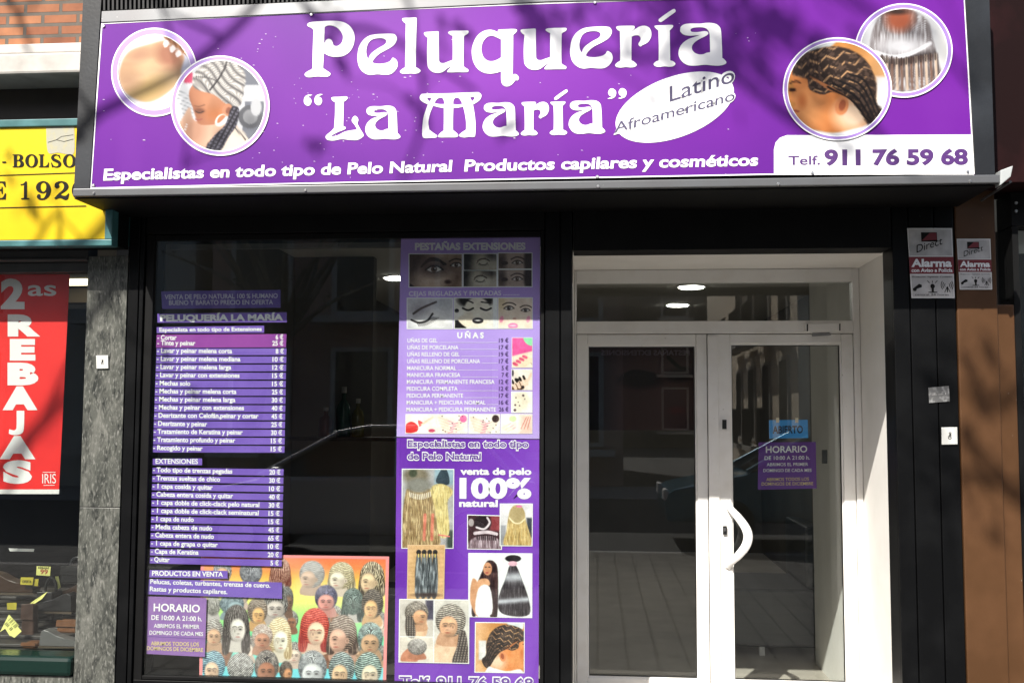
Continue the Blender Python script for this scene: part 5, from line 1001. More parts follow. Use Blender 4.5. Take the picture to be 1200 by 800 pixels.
# serif lettering on the yellow sign
def serif_write(mb, body, boxes, y0, y1, plane, off, wide=1.0):
    """capitals and figures with slab serifs; boxes = (x0, x1) of each character, y0 top, y1 foot"""
    H = y1 - y0; t = .12 * H
    for ch, (xa, xb) in zip(body, boxes):
        w = xb - xa; st = .24 * w * wide; F = lambda x, y: (xa + x * w, y0 + y * H)
        def bar(x0, yy0, x1, yy1, d=0.0): mb.add([plane.at(*F(x0, yy0), off + d), plane.at(*F(x1, yy0), off + d), plane.at(*F(x1, yy1), off + d), plane.at(*F(x0, yy1), off + d)], [(0, 1, 2, 3)])
        def loop(*lps, d=.0003): outline(mb, plane, off + d, [smooth_loop(l, 5) for l in lps], F)
        s_ = .24
        if ch == '-': bar(0, .55, 1, .68)
        elif ch == 'B':
            loop([(.0, .0, 1), (.55, .0), (.85, .06), (.93, .24), (.85, .4), (.68, .47, 1), (.92, .54), (1.0, .74), (.9, .93), (.6, 1.0), (0, 1.0, 1), (0, .94, 1), (.12, .93, 1), (.12, .07, 1), (0, .06, 1)], [(.38, .07, 1), (.55, .08), (.65, .24), (.55, .42), (.38, .44, 1)], [(.38, .51, 1), (.6, .53), (.7, .72), (.6, .91), (.38, .93, 1)])
        elif ch == 'O': loop([(.5, -.02), (.85, .12), (1.0, .5), (.85, .88), (.5, 1.02), (.15, .88), (0, .5), (.15, .12)], [(.5, .06), (.32, .2), (.26, .5), (.32, .8), (.5, .94), (.68, .8), (.74, .5), (.68, .2)])
        elif ch == 'L': loop([(0, 0, 1), (.55, 0, 1), (.55, .06, 1), (.42, .07, 1), (.42, .93, 1), (.65, .92), (.85, .8), (.93, .62, 1), (1, .62, 1), (.97, 1, 1), (0, 1, 1), (0, .94, 1), (.14, .93, 1), (.14, .07, 1), (0, .06, 1)])
        elif ch == 'S': loop([(.85, .02, 1), (.92, .32, 1), (.85, .32), (.7, .12), (.5, .07), (.32, .14), (.34, .28), (.6, .4), (.9, .54), (1.0, .74), (.85, .95), (.5, 1.02), (.25, .97), (.1, 1.0, 1), (.02, .64, 1), (.1, .64), (.25, .86), (.5, .94), (.7, .86), (.68, .7), (.4, .57), (.12, .44), (.03, .24), (.18, .04), (.48, -.02), (.7, .04)])
        elif ch == 'E': loop([(0, 0, 1), (.95, 0, 1), (.97, .3, 1), (.9, .3), (.75, .1), (.45, .07, 1), (.45, .45, 1), (.65, .43), (.7, .3, 1), (.77, .3, 1), (.77, .68, 1), (.7, .68), (.65, .53), (.45, .52, 1), (.45, .93, 1), (.75, .9), (.93, .66, 1), (1, .66, 1), (.97, 1, 1), (0, 1, 1), (0, .94, 1), (.14, .93, 1), (.14, .07, 1), (0, .06, 1)])
        elif ch == '1': loop([(.55, 0, 1), (.72, 0, 1), (.72, .92, 1), (1, .94, 1), (1, 1, 1), (.1, 1, 1), (.1, .94, 1), (.4, .92, 1), (.4, .18, 1), (.05, .22, 1), (.05, .15, 1), (.35, .12)])
        elif ch == '2': loop([(.05, .3), (.12, .08), (.45, -.02), (.82, .06), (.95, .28), (.8, .5), (.45, .72), (.75, .8), (.95, .66, 1), (1, .68, 1), (.9, .97), (.7, 1.02), (.4, .92), (.1, 1, 1), (.02, .94, 1), (.3, .68), (.6, .45), (.66, .22), (.5, .06), (.32, .12), (.36, .28), (.2, .38)])
        elif ch == '9': loop([(.5, -.02), (.85, .1), (1.0, .42), (.9, .78), (.6, 1.0), (.25, 1.02), (.06, .88), (.14, .72), (.3, .74), (.32, .92), (.55, .9), (.7, .6), (.45, .66), (.12, .56), (0, .32), (.15, .08)], [(.5, .05), (.33, .16), (.32, .4), (.48, .58), (.66, .46), (.68, .2)])
        elif ch == '0': loop([(.5, -.02), (.85, .12), (1.0, .5), (.85, .88), (.5, 1.02), (.15, .88), (0, .5), (.15, .12)], [(.5, .06), (.34, .2), (.3, .5), (.34, .8), (.5, .94), (.66, .8), (.7, .5), (.66, .2)])
mb = MB(); serif_write(mb, '-BOLSO', ((2.6, 7), (14.6, 27.8), (29.4, 44.2), (45.2, 57.2), (59.4, 71.6), (73.6, 89)), 181, 196, YS, .0024); mb.build('lettering', INK, ys)
mb = MB(); serif_write(mb, 'E1920', ((-10, 7), (23.5, 34.5), (42, 59.5), (63, 81), (84, 101)), 212.6, 233.6, YS, .0024); mb.build('lettering', INK, ys)
mb = MB(); strip(mb, YS, [(-70, 208), (0, 205.6), (122, 201.5)], 1.0, .0024); mb.build('rule', INK, ys); mb = MB(); strip(mb, YS, [(-70, 245), (0, 243.6), (101, 241.4)], 1.1, .0024); mb.build('rule', INK, ys)
# marble pilaster
MARB = mat('grey_green_marble', (0.085, 0.088, 0.077), .3, noise=[(20, (0.024, 0.026, 0.024), .46, .60), (11, (0.17, 0.17, 0.15), .50, .68), (85, (0.21, 0.21, 0.19), .53, .70)])
_nt = MARB.node_tree; _tc = [n for n in _nt.nodes if n.type == 'TEX_COORD'][0]; _mp = _nt.nodes.new('ShaderNodeMapping'); _mp.inputs['Rotation'].default_value = (0, math.radians(38), 0); _mp.inputs['Scale'].default_value = (1.3, 1, .42)
_nt.links.new(_tc.outputs['Object'], _mp.inputs['Vector'])
for n in [n for n in _nt.nodes if n.type == 'TEX_NOISE']: _nt.links.new(_mp.outputs[0], n.inputs['Vector'])
for n in [n for n in MARB.node_tree.nodes if n.type == 'TEX_NOISE'][:2]: n.inputs['Distortion'].default_value = .9; n.inputs['Roughness'].default_value = .75; n.inputs['Detail'].default_value = 10
XP0, XP1 = X(96.5, 500), XL0 - .004
mp_ = thing('marble_pilaster', 'grey veined marble pilaster between the two shops', 'pilaster', ((XP0 + XP1) / 2, 0, 0))
zj = Z(115, 594); zt_ = Z(120, 300)
MB().box(XP0, XP1, -.0, .25, 0, zj - .0015).build('lower_slab', MARB, mp_, bevel=.002); MB().box(XP0, XP1, -.0, .25, zj + .0015, zt_).build('upper_slab', MARB, mp_, bevel=.002)
MB().box(X(137, 270), XP1, -.0, .2, Z(140, 288), Z(140, 245)).build('teal_end_piece', TEAL, mp_); MB().box(X(137, 270), XP1, .004, .2, zt_ + .002, Z(140, 288) - .002).build('capping', GREYA, mp_)
MB().box(X(137, 270), XP1, .004, .2, Z(140, 245) + .002, 4.0).build('backing', BLACKD, mp_)
# window of the left shop
lw = thing('leather_shop_window', 'shop window of the left shop with green sill and dark head frame', 'shop window', (-2.9, .1, 0))
zh0, zh1 = Z(50, 319, .03), Z(50, 290, .03)
hd_ = MB(); hd_.box(XLL, XP0 - .003, .0, .1, zh0 + .05, zh1 + .10); hd_.box(XLL, XP0 - .003, .035, .1, zh0, zh0 + .049); hd_.box(XLL, XP0 - .003, -.012, -.001, zh0 + .052, zh0 + .066)
hd_.build('head_frame', mat('grey_black_frame', (0.035, 0.036, 0.036), .4, noise=[(6, (0.06, 0.06, 0.06), .45, .7)]), lw, bevel=.004)
zs0, zs1 = Z(50, 791, .0), Z(50, 768, .0)
MB().box(XLL, XP0 - .003, .085, .093, zs1, zh0).build('pane', GLASS, lw)
MB().box(XLL, XP0 - .003, -.02, .13, zs0, zs1).build('sill', mat('green_enamel', (0.002, 0.016, 0.012), .2), lw, bevel=.02)
MB().box(XLL, XP0 - .003, .0, .2, 0, zs0 - .002).build('base', MARB, lw)
# inside of the left shop
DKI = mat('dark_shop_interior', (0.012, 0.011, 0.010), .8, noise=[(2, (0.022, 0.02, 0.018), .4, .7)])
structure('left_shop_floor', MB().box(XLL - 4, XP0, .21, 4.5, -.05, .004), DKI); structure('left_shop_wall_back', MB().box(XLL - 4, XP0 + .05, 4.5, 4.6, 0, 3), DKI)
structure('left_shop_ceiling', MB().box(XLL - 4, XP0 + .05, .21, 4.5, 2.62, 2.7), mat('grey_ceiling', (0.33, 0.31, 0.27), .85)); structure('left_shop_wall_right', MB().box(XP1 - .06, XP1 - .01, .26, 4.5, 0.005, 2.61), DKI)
LP2 = mat_emit('warm_shop_lamp', (1.0, 0.86, 0.55), 2.0)
def panel_lamp(px, py, label):
    d = cam2world(Vector((px - 600, 400 - py, F_PX))); t = (2.61 - CAM.z) / d.z; p = CAM + d * t
    o = MB().box(p.x - .3, p.x + .3, p.y - .14, p.y + .14, 2.605, 2.618).build('ceiling_panel_lamp', LP2); tag(o, label, 'ceiling light', 'warm panel lamps in the left shop')
panel_lamp(99, 331, 'warm lit ceiling panel, nearer one behind the left shop window'); panel_lamp(97, 346, 'warm lit ceiling panel, farther one low behind the left shop window')
MB_ = MB().box(XLL - 3.9, XP0, 2.85, 3.0, 2.49, 2.604); tag(MB_.build('ceiling_beam', mat('brown_beam', (0.10, 0.08, 0.065), .7)), 'dark beam across the ceiling of the left shop', 'beam')
BP = PY(.135); KB = 1.0
rb = MB(); rb.slab(BP, [(-45, 322), (81.6, 321.5), (69.2, 573), (-45, 573)], .002, 0); rb = rb.build('sale_banner', mat('red_banner_cloth', alb((224, 40, 36), KB), .5, noise=[(5, alb((206, 28, 28), KB), .4, .7)])); tag(rb, 'red REBAJAS sale banner hanging in the left shop window', 'banner')
b_ = MB(); b_.slab(BP, [(-45, 317), (82.4, 316.8), (82, 321.3), (-45, 321.6)], .012, .004); b_.build('hanging_rail', mat('banner_rail', (0.45, 0.44, 0.42), .4), rb); b_ = MB(); b_.slab(BP, [(-45, 573.2), (69.4, 573.2), (69, 578.5), (-45, 578.5)], .006, .002); b_.build('bottom_hem', WPL, rb)
SLV = mat('silver_banner_letter', alb((226, 226, 224), KB), .4)
for ch, x0, x1, yb, cap, bo in (('2', .8, 28.8, 360, 31, .05), ('as', 32.5, 66, 346.2, 17.5, .015), ('R', 9, 47.2, 392, 21.5, .07), ('E', 11.5, 41.5, 420.2, 21, .07), ('B', 8.8, 45, 449, 22, .07), ('A', 3, 44, 478, 23, .07), ('A', -.5, 41.5, 535.5, 22.5, .07), ('S', 3.5, 37.5, 564, 22.5, .07)):
    mb = MB(); text(mb, BP, .0012, ch, (x0, yb), (x1, yb), cap, bo); mb.build('lettering', SLV, rb)
mb = MB(); outline(mb, BP, .0012, [smooth_loop([(19.5, 481, 1), (28.5, 481, 1), (28, 501), (25.5, 507.5), (18.5, 509.6), (12, 508.6), (10.3, 507.5, 1), (10.8, 502.5, 1), (16, 504), (18.8, 502.4), (19.4, 498)], 4)], lambda x, y: (x, y)); mb.build('lettering', SLV, rb)
mb = MB(); text(mb, BP, .0012, 'IRIS', (49.5, 566), (65.5, 566), 11, .0); mb.build('shop_emblem', SLV, rb); mb = MB(); strip(mb, BP, [(50, 553), (65, 553)], .6, .0012); strip(mb, BP, [(51, 568.3), (64, 568.3)], .6, .0012); mb.build('emblem_line', SLV, rb)
# display of the left shop
def GPt(px, py, z):                                                   # point of the photo on a level at height z
    d = cam2world(Vector((px - 600, 400 - py, F_PX))); return CAM + d * ((z - CAM.z) / d.z)
DWD = mat('grey_slatted_board', (0.035, 0.031, 0.028), .5, noise=[(7, (0.07, 0.062, 0.055), .45, .7)])
db = thing('display_shelf', 'grey slatted display board inside the left shop window', 'display shelf', (-2.9, .6, .4))
za = zs1 - .05
for k in range(9): MB().box(XLL + .4, XP0 - .08, .17 + k * .115, .17 + k * .115 + .105, za + k * .018, za + .018 + k * .018).build('slat', DWD, db, bevel=.004)
PAP = mat('yellow_price_card', alb((238, 222, 130), .9), .6); OLV = mat('olive_price_card', alb((160, 148, 40), .9), .6)
def t5(x, y): return (x / 5, 640 + y / 5)
def card(pts, Y, m, label, txt=None, thick=.002):
    pl_ = PY(Y); mb = MB(); mb.slab(pl_, [t5(*q) for q in pts], thick, 0); o = mb.build('price_card', m); tag(o, label, 'price tag', 'price cards in the left shop window')
    for body, a, b, cap, mm in (txt or ()):
        mb = MB(); text(mb, pl_, .001, body, t5(*a), t5(*b), cap, .02); mb.build('lettering', mm, o)
RDI = mat('red_ink', (0.4, 0.03, 0.03), .5)
card([(215, 115), (297, 118), (292, 172), (212, 167)], .7, PAP, 'pale yellow card with red 99 standing highest in the left window', [('REBAJAS', (224, 130), (288, 132), 2.4, INK), ('99', (236, 160), (280, 161), 5.2, RDI)])
card([(122, 180), (197, 181), (190, 226), (118, 222)], .75, OLV, 'olive price card left of the card with the red 99', [('OFERTA', (130, 212), (184, 214), 3, INK)])
card([(200, 190), (226, 190), (222, 232), (196, 230)], .76, OLV, 'small olive card squeezed beside the wider olive card')
card([(322, 176), (342, 174), (354, 238), (338, 250)], .6, PAP, 'narrow pale card tilted against the dark case')
card([(150, 352), (196, 318), (278, 264), (246, 306), (190, 342)], .5, PAP, 'long slanted pale yellow card near the middle of the display', [('—————', (186, 336), (240, 296), 1.5, INK)])
card([(40, 330), (98, 328), (95, 370), (42, 369)], .62, OLV, 'olive price card lying low at the left edge of the display')
card([(0, 500), (52, 398), (110, 462), (58, 524), (30, 480)], .3, PAP, 'large pale card tipped on its corner at the left edge', [('| || | |||', (50, 430), (92, 474), 4, INK), ('||| ||', (30, 452), (66, 490), 3, INK)])
LTH = mat('tan_leather', (0.15, 0.06, 0.022), .5, noise=[(15, (0.09, 0.036, 0.014), .4, .7)]); BLT = mat('black_leather', (0.012, 0.012, 0.013), .35, bump=(60, .1))
def bag(name, m, px0, px1, py0, py1, Y, dep, label, strap=True, flap=True):
    pl_ = PY(Y); x0, x1 = X(px0, (py0 + py1) / 2, Y), X(px1, (py0 + py1) / 2, Y); z0, z1 = Z((px0 + px1) / 2, py1, Y), Z((px0 + px1) / 2, py0, Y); h = z1 - z0
    t = thing(name, label, 'bag', ((x0 + x1) / 2, Y, z0)); sl_ = (x1 - x0) * .06
    MB().prism([(x0, z0), (x1, z0), (x1 - sl_, z1), (x0 + sl_, z1)], 'y', Y, Y + dep).build('body', m, t, bevel=.015)
    if flap: MB().prism([(x0 + sl_ * .5, z0 + h * .55), (x1 - sl_ * .5, z0 + h * .55), (x1 - sl_, z1 + .004), (x0 + sl_, z1 + .004)], 'y', Y - .008, Y - .001).build('flap', m, t, bevel=.003)
    if strap:
        cx = (x0 + x1) / 2; w = (x1 - x0) * .32
        MB().tube([Vector((cx + w * math.cos(a), Y + dep / 2, z1 + h * .45 * math.sin(a))) for a in (math.pi * k / 10 for k in range(11))], .008, 8).build('handle', m, t, smooth=True)
bag('handbag', BLT, 70, 93, 664, 684, .8, .16, 'black handbag with a raised handle at the back of the left display'); bag('wallet', LTH, 65, 91, 727, 742, .34, .06, 'tan leather wallet leaning at the right of the left display', strap=False)
bag('belt_pouch', mat('brown_leather', (0.06, 0.03, 0.02), .5), 24, 40, 708, 748, .42, .05, 'tall narrow brown leather pouch standing in the left display', strap=False); bag('flat_purse', LTH, 24, 43, 753, 760, .24, .08, 'flat tan purse lying by the green sill', strap=False)
bag('shoulder_bag', BLT, 42, 62, 694, 728, .52, .12, 'black shoulder bag behind the slanted card in the left display')
def shoe(px, py, Y, L, m, label, flip=1):
    c = PY(Y).at(px, py); t = thing('shoe', label, 'shoe', c, 'shoes in the left shop window')
    pr = [(-.5, .0), (-.5, .16), (-.47, .36), (-.40, .40), (-.25, .36), (-.05, .26), (.2, .19), (.42, .15), (.5, .07), (.48, .0)]
    MB().prism([(c.x + flip * a * L, c.z + b * L) for a, b in pr], 'y', Y, Y + L * .3).build('upper', m, t, bevel=.012); MB().prism([(c.x + flip * a * L * 1.03, c.z + b * L) for a, b in ((-.5, -.045), (-.5, -.003), (.5, -.003), (.5, -.03), (.0, -.045))], 'y', Y - .004, Y + L * .3 + .004).build('sole', mat('sole_rubber', (0.05, 0.035, 0.02), .7), t)
BRL = mat('dark_brown_leather', (0.035, 0.018, 0.010), .3); GRL = mat('grey_leather', (0.09, 0.09, 0.088), .4)
shoe(12, 694, .78, .27, BRL, 'dark brown shoe at the back left of the left display'); shoe(58, 716, .5, .24, BLT, 'black shoe between the slanted card and the tan wallet', -1); shoe(68, 757, .24, .2, GRL, 'grey shoe by the green sill below the tan wallet'); shoe(76, 704, .62, .25, BRL, 'dark brown shoe below the black handbag in the left display', -1)
card([(60, 520), (104, 470), (126, 496), (84, 534)], .29, PAP, 'second pale card lying behind the tipped one by the sill')
card([(50, 10), (200, 14), (196, 30), (58, 28)], 1.1, WPL, 'white strip card lying high at the back of the left display')
# ================================================================== street behind the camera, seen in the glass and in the shadows
BARK = mat('plane_tree_bark', (0.16, 0.14, 0.11), .9, noise=[(6, (0.28, 0.26, 0.2), .5, .6)], bump=(20, .5)); LEAF = mat('plane_tree_leaf', (0.10, 0.085, 0.03), .6)
TR_R = [.2, .185, .175, .17, .165, .162, .16, .158, .155, .15, .147, .145, .142, .14, .135, .13]
tr = thing('street_tree', 'bare plane tree left of the camera casting branch shadows on the signs', 'tree', (-6.6, -4.8, 0))
TOP = Vector((-6.3, -4.6, 5.0)); wood = MB()
wood.tube(catmull([Vector((-6.6, -4.8, -.05)), Vector((-6.55, -4.78, 1.4)), Vector((-6.4, -4.7, 3.2)), TOP]), TR_R, 12)
INV = -SUN_D; rt = random.Random(11); leaves = MB()
def back(pl_, px, py, t): return pl_.at(px, py) + INV * (t * 1.25)
def leafcl(c, n, spread, size):
    for _ in range(n):
        q = c + Vector((rt.gauss(0, spread), rt.gauss(0, spread), rt.gauss(0, spread))); a = Vector((rt.uniform(-1, 1), rt.uniform(-1, 1), rt.uniform(-1, 1))).normalized(); b = a.orthogonal().normalized(); s_ = size * rt.uniform(.6, 1.3)
        leaves.add([q - a * s_, q + b * s_ * .6, q + a * s_, q - b * s_ * .5], [(0, 1, 2, 3)])
def branch(pts, r0, r1, root=None, twigs=4, lf=3):
    p = catmull([root or TOP] + pts, 5); n = len(p); wood.tube(p, [r0 + (r1 - r0) * (i / (n - 1)) ** .7 for i in range(n)], 7)
    for k in range(twigs):
        i = rt.randrange(n // 3, n); d = Vector((rt.uniform(-1, 1), rt.uniform(-.6, .6), rt.uniform(-.2, 1))).normalized(); L = rt.uniform(.2, .55); m1 = p[i] + d * L * .5 + Vector((rt.uniform(-.06, .06), 0, rt.uniform(-.06, .06)))
        wood.tube([p[i], m1, p[i] + d * L], [r1 * .8, r1 * .5, r1 * .25], 5)
        if lf: leafcl(p[i] + d * L, lf, .05, .045)
B = lambda px, py, t: back(SP, px, py, t)
branch([B(60, 190, 4.6), B(112, 137, 4.5), B(190, 99, 4.4), B(240, 66, 4.4), B(300, 10, 4.5), B(345, -60, 4.7)], 0.0300, 0.0170)
branch([B(-460, 120, 5.0), B(-330, -160, 5.2), B(-60, -260, 5.4), B(250, -90, 5.2), B(375, 22, 5.1), B(440, 38, 5.0), B(500, 70, 5.0), B(560, 110, 5.1)], 0.0338, 0.0093, lf=4)
branch([B(-460, 120, 5.0), B(-330, -160, 5.2), B(-60, -260, 5.4), B(430, -120, 5.6), B(600, -10, 5.5), B(650, 40, 5.4), B(690, 62, 5.4), B(760, 70, 5.4), B(840, 40, 5.6)], 0.0371, 0.0111, twigs=6)
branch([B(-460, 120, 5.0), B(-330, -160, 5.2), B(-60, -260, 5.4), B(560, -190, 6.2), B(760, -20, 6.0), B(800, 42, 5.9), B(850, 78, 5.8), B(905, 125, 5.8), B(960, 165, 5.8)], 0.0405, 0.0168, twigs=7, lf=5)
branch([B(-460, 120, 5.0), B(-330, -160, 5.2), B(-60, -260, 5.4), B(700, -220, 6.8), B(860, -20, 6.6), B(905, 40, 6.5), B(955, 80, 6.4), B(1015, 140, 6.3), B(1075, 215, 6.3)], 0.0371, 0.0130, twigs=6)
branch([B(-460, 120, 5.0), B(-330, -160, 5.2), B(-60, -260, 5.4), B(760, -240, 7.0), B(950, -30, 7.0), B(1030, 20, 6.9), B(1090, 45, 6.9), B(1150, 120, 6.8)], 0.0338, 0.0111, twigs=5)
branch([B(-460, 120, 5.0), B(-330, -160, 5.2), B(-60, -260, 5.4), B(130, -120, 5.0), B(180, -20, 4.9), B(220, 120, 4.8), B(215, 200, 4.8)], 0.0270, 0.0075, twigs=5)
branch([B(-460, 120, 5.0), B(-330, -160, 5.2), B(-60, -260, 5.4), B(380, -80, 5.4), B(470, -10, 5.3), B(487, 50, 5.2), B(497, 140, 5.2), B(470, 215, 5.2)], 0.0270, 0.0084, twigs=5, lf=3)
F0 = PY(0.0); Bf = lambda px, py, t: back(F0, px, py, t)
branch([Bf(60, 372, 4.2), Bf(110, 345, 4.1), Bf(150, 322, 4.0), Bf(190, 292, 3.9)], .014, .011, root=Vector((-6.4, -4.7, 3.2)), twigs=2, lf=2)
branch([Bf(-60, -60, 5.0), Bf(10, 2, 5.0), Bf(24, 25, 5.0), Bf(48, 85, 5.1)], .03, .014, twigs=2, lf=1)
for (px, py, t, n, s_) in ((850, 45, 5.8, 47, .10), (880, 66, 5.9, 43, .10), (905, 28, 6.5, 34, .09), (775, 30, 6.0, 26, .09), (800, 60, 5.9, 22, .08), (640, 28, 5.5, 12, .07), (665, 18, 5.5, 8, .07), (497, 142, 5.2, 8, .04), (400, 22, 5.1, 8, .05), (590, 152, 5.2, 4, .05), (940, 110, 6.2, 15, .08), (375, 160, 5.2, 4, .06)): leafcl(B(px, py, t), n, s_, .05)
for (px, py, t, n, s_) in ((20, 250, 4.6, 8, .06), (60, 272, 4.6, 8, .07)): leafcl(Bf(px, py, t), n, s_, .05)
def land(p): return p.x - .44 * p.y, p.z + 1.05 * p.y                # where its shadow meets the shop front
def crown(top, n, ok):
    done = 0
    for _ in range(400):
        a = rt.uniform(0, 2 * math.pi); r = rt.uniform(.8, 2.8); e = top + Vector((r * math.cos(a), r * math.sin(a) - .8, rt.uniform(.9, 3.4))); m1 = top.lerp(e, .5) + Vector((rt.uniform(-.3, .3), rt.uniform(-.3, .3), .4))
        if all(ok(*land(q)) for q in (m1, e, top.lerp(e, .8))) :
            branch([m1, e], .06, .01, root=top, twigs=3, lf=4); done += 1
            if done >= n: break
crown(TOP, 22, lambda x, z: x < -3.2 or z > 4.0)
wood.build('trunk', BARK, tr, smooth=True); leaves.build('crown', LEAF, tr)
tr2 = thing('street_tree', 'bare plane tree right of the camera dappling the brown column', 'tree', (4.4, -5.0, 0))
TOP2 = Vector((4.2, -4.9, 5.2)); wood = MB(); leaves = MB()
wood.tube(catmull([Vector((4.4, -5.0, -.05)), Vector((4.36, -4.98, 1.4)), Vector((4.3, -4.95, 3.2)), TOP2]), TR_R, 12)
branch([Bf(1330, 470, 6.9), Bf(1230, 440, 6.8), Bf(1165, 470, 6.8), Bf(1130, 425, 6.7)], .035, .014, root=TOP2, twigs=4, lf=4)
branch([Bf(1330, 640, 6.6), Bf(1220, 600, 6.6), Bf(1165, 560, 6.6), Bf(1136, 552, 6.5)], .035, .014, root=TOP2, twigs=4, lf=4)
branch([Bf(1330, 380, 6.9), Bf(1200, 560, 6.8), Bf(1060, 520, 6.8), Bf(1046, 500, 6.9)], .02, .010, root=TOP2, twigs=2, lf=2)
for (px, py, t, n, s_) in ((1135, 420, 6.8, 8, .08), (1165, 480, 6.8, 7, .07), (1140, 548, 6.6, 8, .07), (1165, 615, 6.6, 6, .07)): leafcl(Bf(px, py, t), n, s_, .05)
crown(TOP2, 18, lambda x, z: x > 3.2)
wood.build('trunk', BARK, tr2, smooth=True); leaves.build('crown', LEAF, tr2)
tr3 = thing('street_tree', 'bare tree across the road, reflected in the shop window', 'tree', (-6.4, -14.3, 0))
TOP3 = Vector((-6.1, -14.3, 3.0)); wood = MB(); leaves = MB()
wood.tube(catmull([Vector((-6.4, -14.3, -.05)), Vector((-6.35, -14.3, 1.0)), Vector((-6.25, -14.3, 2.0)), TOP3]), TR_R, 12)
for k in range(14):
    a = 2 * math.pi * k / 14; e = TOP3 + Vector((2.1 * math.cos(a) * rt.uniform(.6, 1.2), 1.3 * math.sin(a), rt.uniform(1.2, 3.4))); branch([TOP3.lerp(e, .5) + Vector((rt.uniform(-.3, .3), 0, rt.uniform(-.1, .4))), e], .08, .02, root=TOP3, twigs=4, lf=3)
wood.build('trunk', BARK, tr3, smooth=True); leaves.build('crown', LEAF, tr3)
# buildings across the street
STN = mat('beige_render', (0.78, 0.68, 0.54), .85, noise=[(1.2, (0.7, 0.6, 0.46), .4, .7)]); STN2 = mat('red_brown_render', (0.40, 0.27, 0.22), .85, noise=[(1.2, (0.34, 0.22, 0.18), .4, .7)]); STN3 = mat('grey_render', (0.42, 0.41, 0.38), .85)
WND = mat('dark_window_glass', (0.02, 0.022, 0.025), .15); IRON = mat('iron_railing', (0.02, 0.02, 0.02), .5)
def building(x0, x1, y0, y1, h, m, label, n, faces=('f',)):
    t = thing('apartment_building', label, 'building', ((x0 + x1) / 2, y0, 0), 'buildings across the street')
    MB().box(x0, x1, y1, y0, 0, h).build('wall', m, t); MB().box(x0 - .25, x1 + .25, y1 - .1, y0 + .25, h + .002, h + .4).build('roof', CR, t)
    for fl in range(3):
        z = .9 + fl * 2.9
        for k in range(n):
            if 'f' in faces:
                cx = x0 + (x1 - x0) * (k + .5) / n; o = MB().box(cx - .7, cx + .7, y0 - .1, y0 + .06, z, z + 2.2).build('window', CR, t); MB().box(cx - .58, cx + .58, y0 + .062, y0 + .07, z + .1, z + 2.1).build('pane', WND, o)
                MB().box(cx - .95, cx + .95, y0 + .08, y0 + .7, z - .2, z - .06).build('balcony', CR, t)
            if 's' in faces:
                cy = y0 - 1.6 - k * 2.6; o = MB().box(x0 - .06, x0 + .1, cy - .6, cy + .6, z, z + 2.2).build('window', CR, t); MB().box(x0 - .07, x0 - .062, cy - .5, cy + .5, z + .1, z + 2.1).build('pane', WND, o)
                bl = MB().box(x0 - .6, x0 - .08, cy - .8, cy + .8, z - .2, z - .06).build('balcony', CR, t)
                mb = MB(); [mb.box(x0 - .59, x0 - .56, cy - .78 + q * .19, cy - .76 + q * .19, z - .06, z + .9) for q in range(9)]; mb.box(x0 - .6, x0 - .55, cy - .8, cy + .8, z + .9, z + .94); mb.build('railing', IRON, bl)
building(-26, -9, -17, -29, 9.6, STN3, 'grey apartment building seen only in the shop window', 5); building(-8.6, 0.6, -17, -25, 9.0, STN2, 'red-brown apartment building straight across the street', 4)
building(4.6, 22, -17, -36, 9.4, STN, 'beige apartment building with balconies on its sunlit side wall', 4, ('f', 's'))
building(-5, 13, -46, -56, 12, mat('dark_render', (0.10, 0.09, 0.08), .9), 'added dark building blocking the sky gap of the side street across the road', 5)  # added unseen block, dark so the door glass reflects no bright sky gap
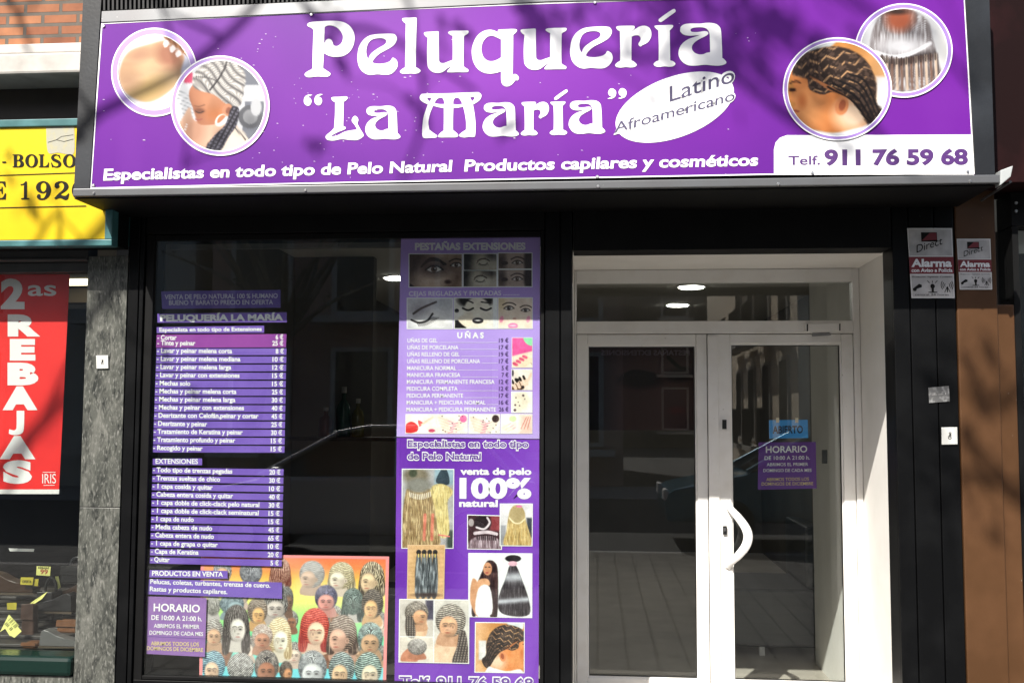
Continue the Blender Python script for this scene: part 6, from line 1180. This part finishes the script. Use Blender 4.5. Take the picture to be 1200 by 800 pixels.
# parked cars
def car(cx, cy, col, label, flip=1, trim=False):
    t = thing('parked_car', label, 'car', (cx, cy, 0), 'cars parked along the kerb'); pm = mat('car_paint_' + label.split()[0], col, .18, metal=.3, coat=.6); gm = mat('car_glass', (0.012, 0.014, 0.015), .04)
    prof = [(-2.05, .32), (-2.08, .55), (-2.0, .72), (-1.2, .90), (-.95, .95), (1.55, .97), (1.95, .92), (2.03, .6), (2.0, .32)]
    def sweep(pr, ws):
        mb = MB(); n = len(pr); vs = []
        for s_ in (-1, 1): vs += [(cx + flip * x, cy + s_ * w, z) for (x, z), w in zip(pr, ws)]
        tri = tessellate_polygon([[Vector((x, z, 0)) for x, z in pr]])
        mb.add(vs, [tuple(q) for q in tri] + [tuple(i + n for i in q) for q in tri] + [(i, (i + 1) % n, (i + 1) % n + n, i + n) for i in range(n)]); return mb
    body = sweep(prof, [.78, .82, .84, .86, .86, .86, .84, .82, .8]).build('body', pm, t, bevel=.06)
    cab = [(-1.05, .94), (-.25, 1.40), (.1, 1.47), (.95, 1.47), (1.35, 1.36), (1.75, .95)]
    sweep(cab, [.80, .64, .62, .62, .64, .78]).build('cabin', gm, t, bevel=.03)
    sweep([(-.3, 1.405), (.1, 1.478), (.95, 1.478), (1.33, 1.39), (1.33, 1.42), (.95, 1.51), (.1, 1.51), (-.3, 1.44)], [.655] * 8).build('roof', pm, t, bevel=.012)
    for s_ in (-1, 1):
        for a, b in (((-1.08, .95), (-.24, 1.42)), ((.45, .95), (.42, 1.47)), ((1.72, .96), (1.33, 1.38))): MB().tube([(cx + flip * a[0], cy + s_ * .815, a[1]), (cx + flip * b[0], cy + s_ * .655, b[1])], .028, 8).build('window_post', MATS['steel'] if trim else pm, t)
        for wx in (-1.3, 1.28):
            c = (cx + flip * wx, cy + s_ * .74, .31)
            w_ = MB(); w_.tube([(c[0], c[1] - .1, c[2]), (c[0], c[1] + .1, c[2])], .31, 24); o = w_.build('wheel', mat('tyre_rubber', (0.015, 0.015, 0.015), .8), t, bevel=.03); w_ = MB(); w_.tube([(c[0], c[1] + s_ * .1, c[2]), (c[0], c[1] + s_ * .112, c[2])], .2, 16); w_.build('rim', MATS['steel'], o)
        MB().box(cx + flip * -2.06 - .03, cx + flip * -2.06 + .03, cy + s_ * .6 - .16, cy + s_ * .6 + .16, .58, .72).build('headlight', WPL, t, bevel=.015); MB().box(cx + flip * 2.02 - .03, cx + flip * 2.02 + .03, cy + s_ * .66 - .1, cy + s_ * .66 + .1, .62, .86).build('tail_light', REDB, t, bevel=.012)
        MB().box(cx + flip * -.82 - .05, cx + flip * -.82 + .05, cy + s_ * .96 - .09, cy + s_ * .96 + .09, .92, 1.06).build('wing_mirror', pm, t, bevel=.02)
car(-2.6, -6.8, (0.55, 0.56, 0.57), 'silver hatchback parked at the kerb, reflected in the shop window', trim=True); car(2.9, -6.8, (0.03, 0.16, 0.24), 'teal hatchback parked at the kerb, reflected in the door')
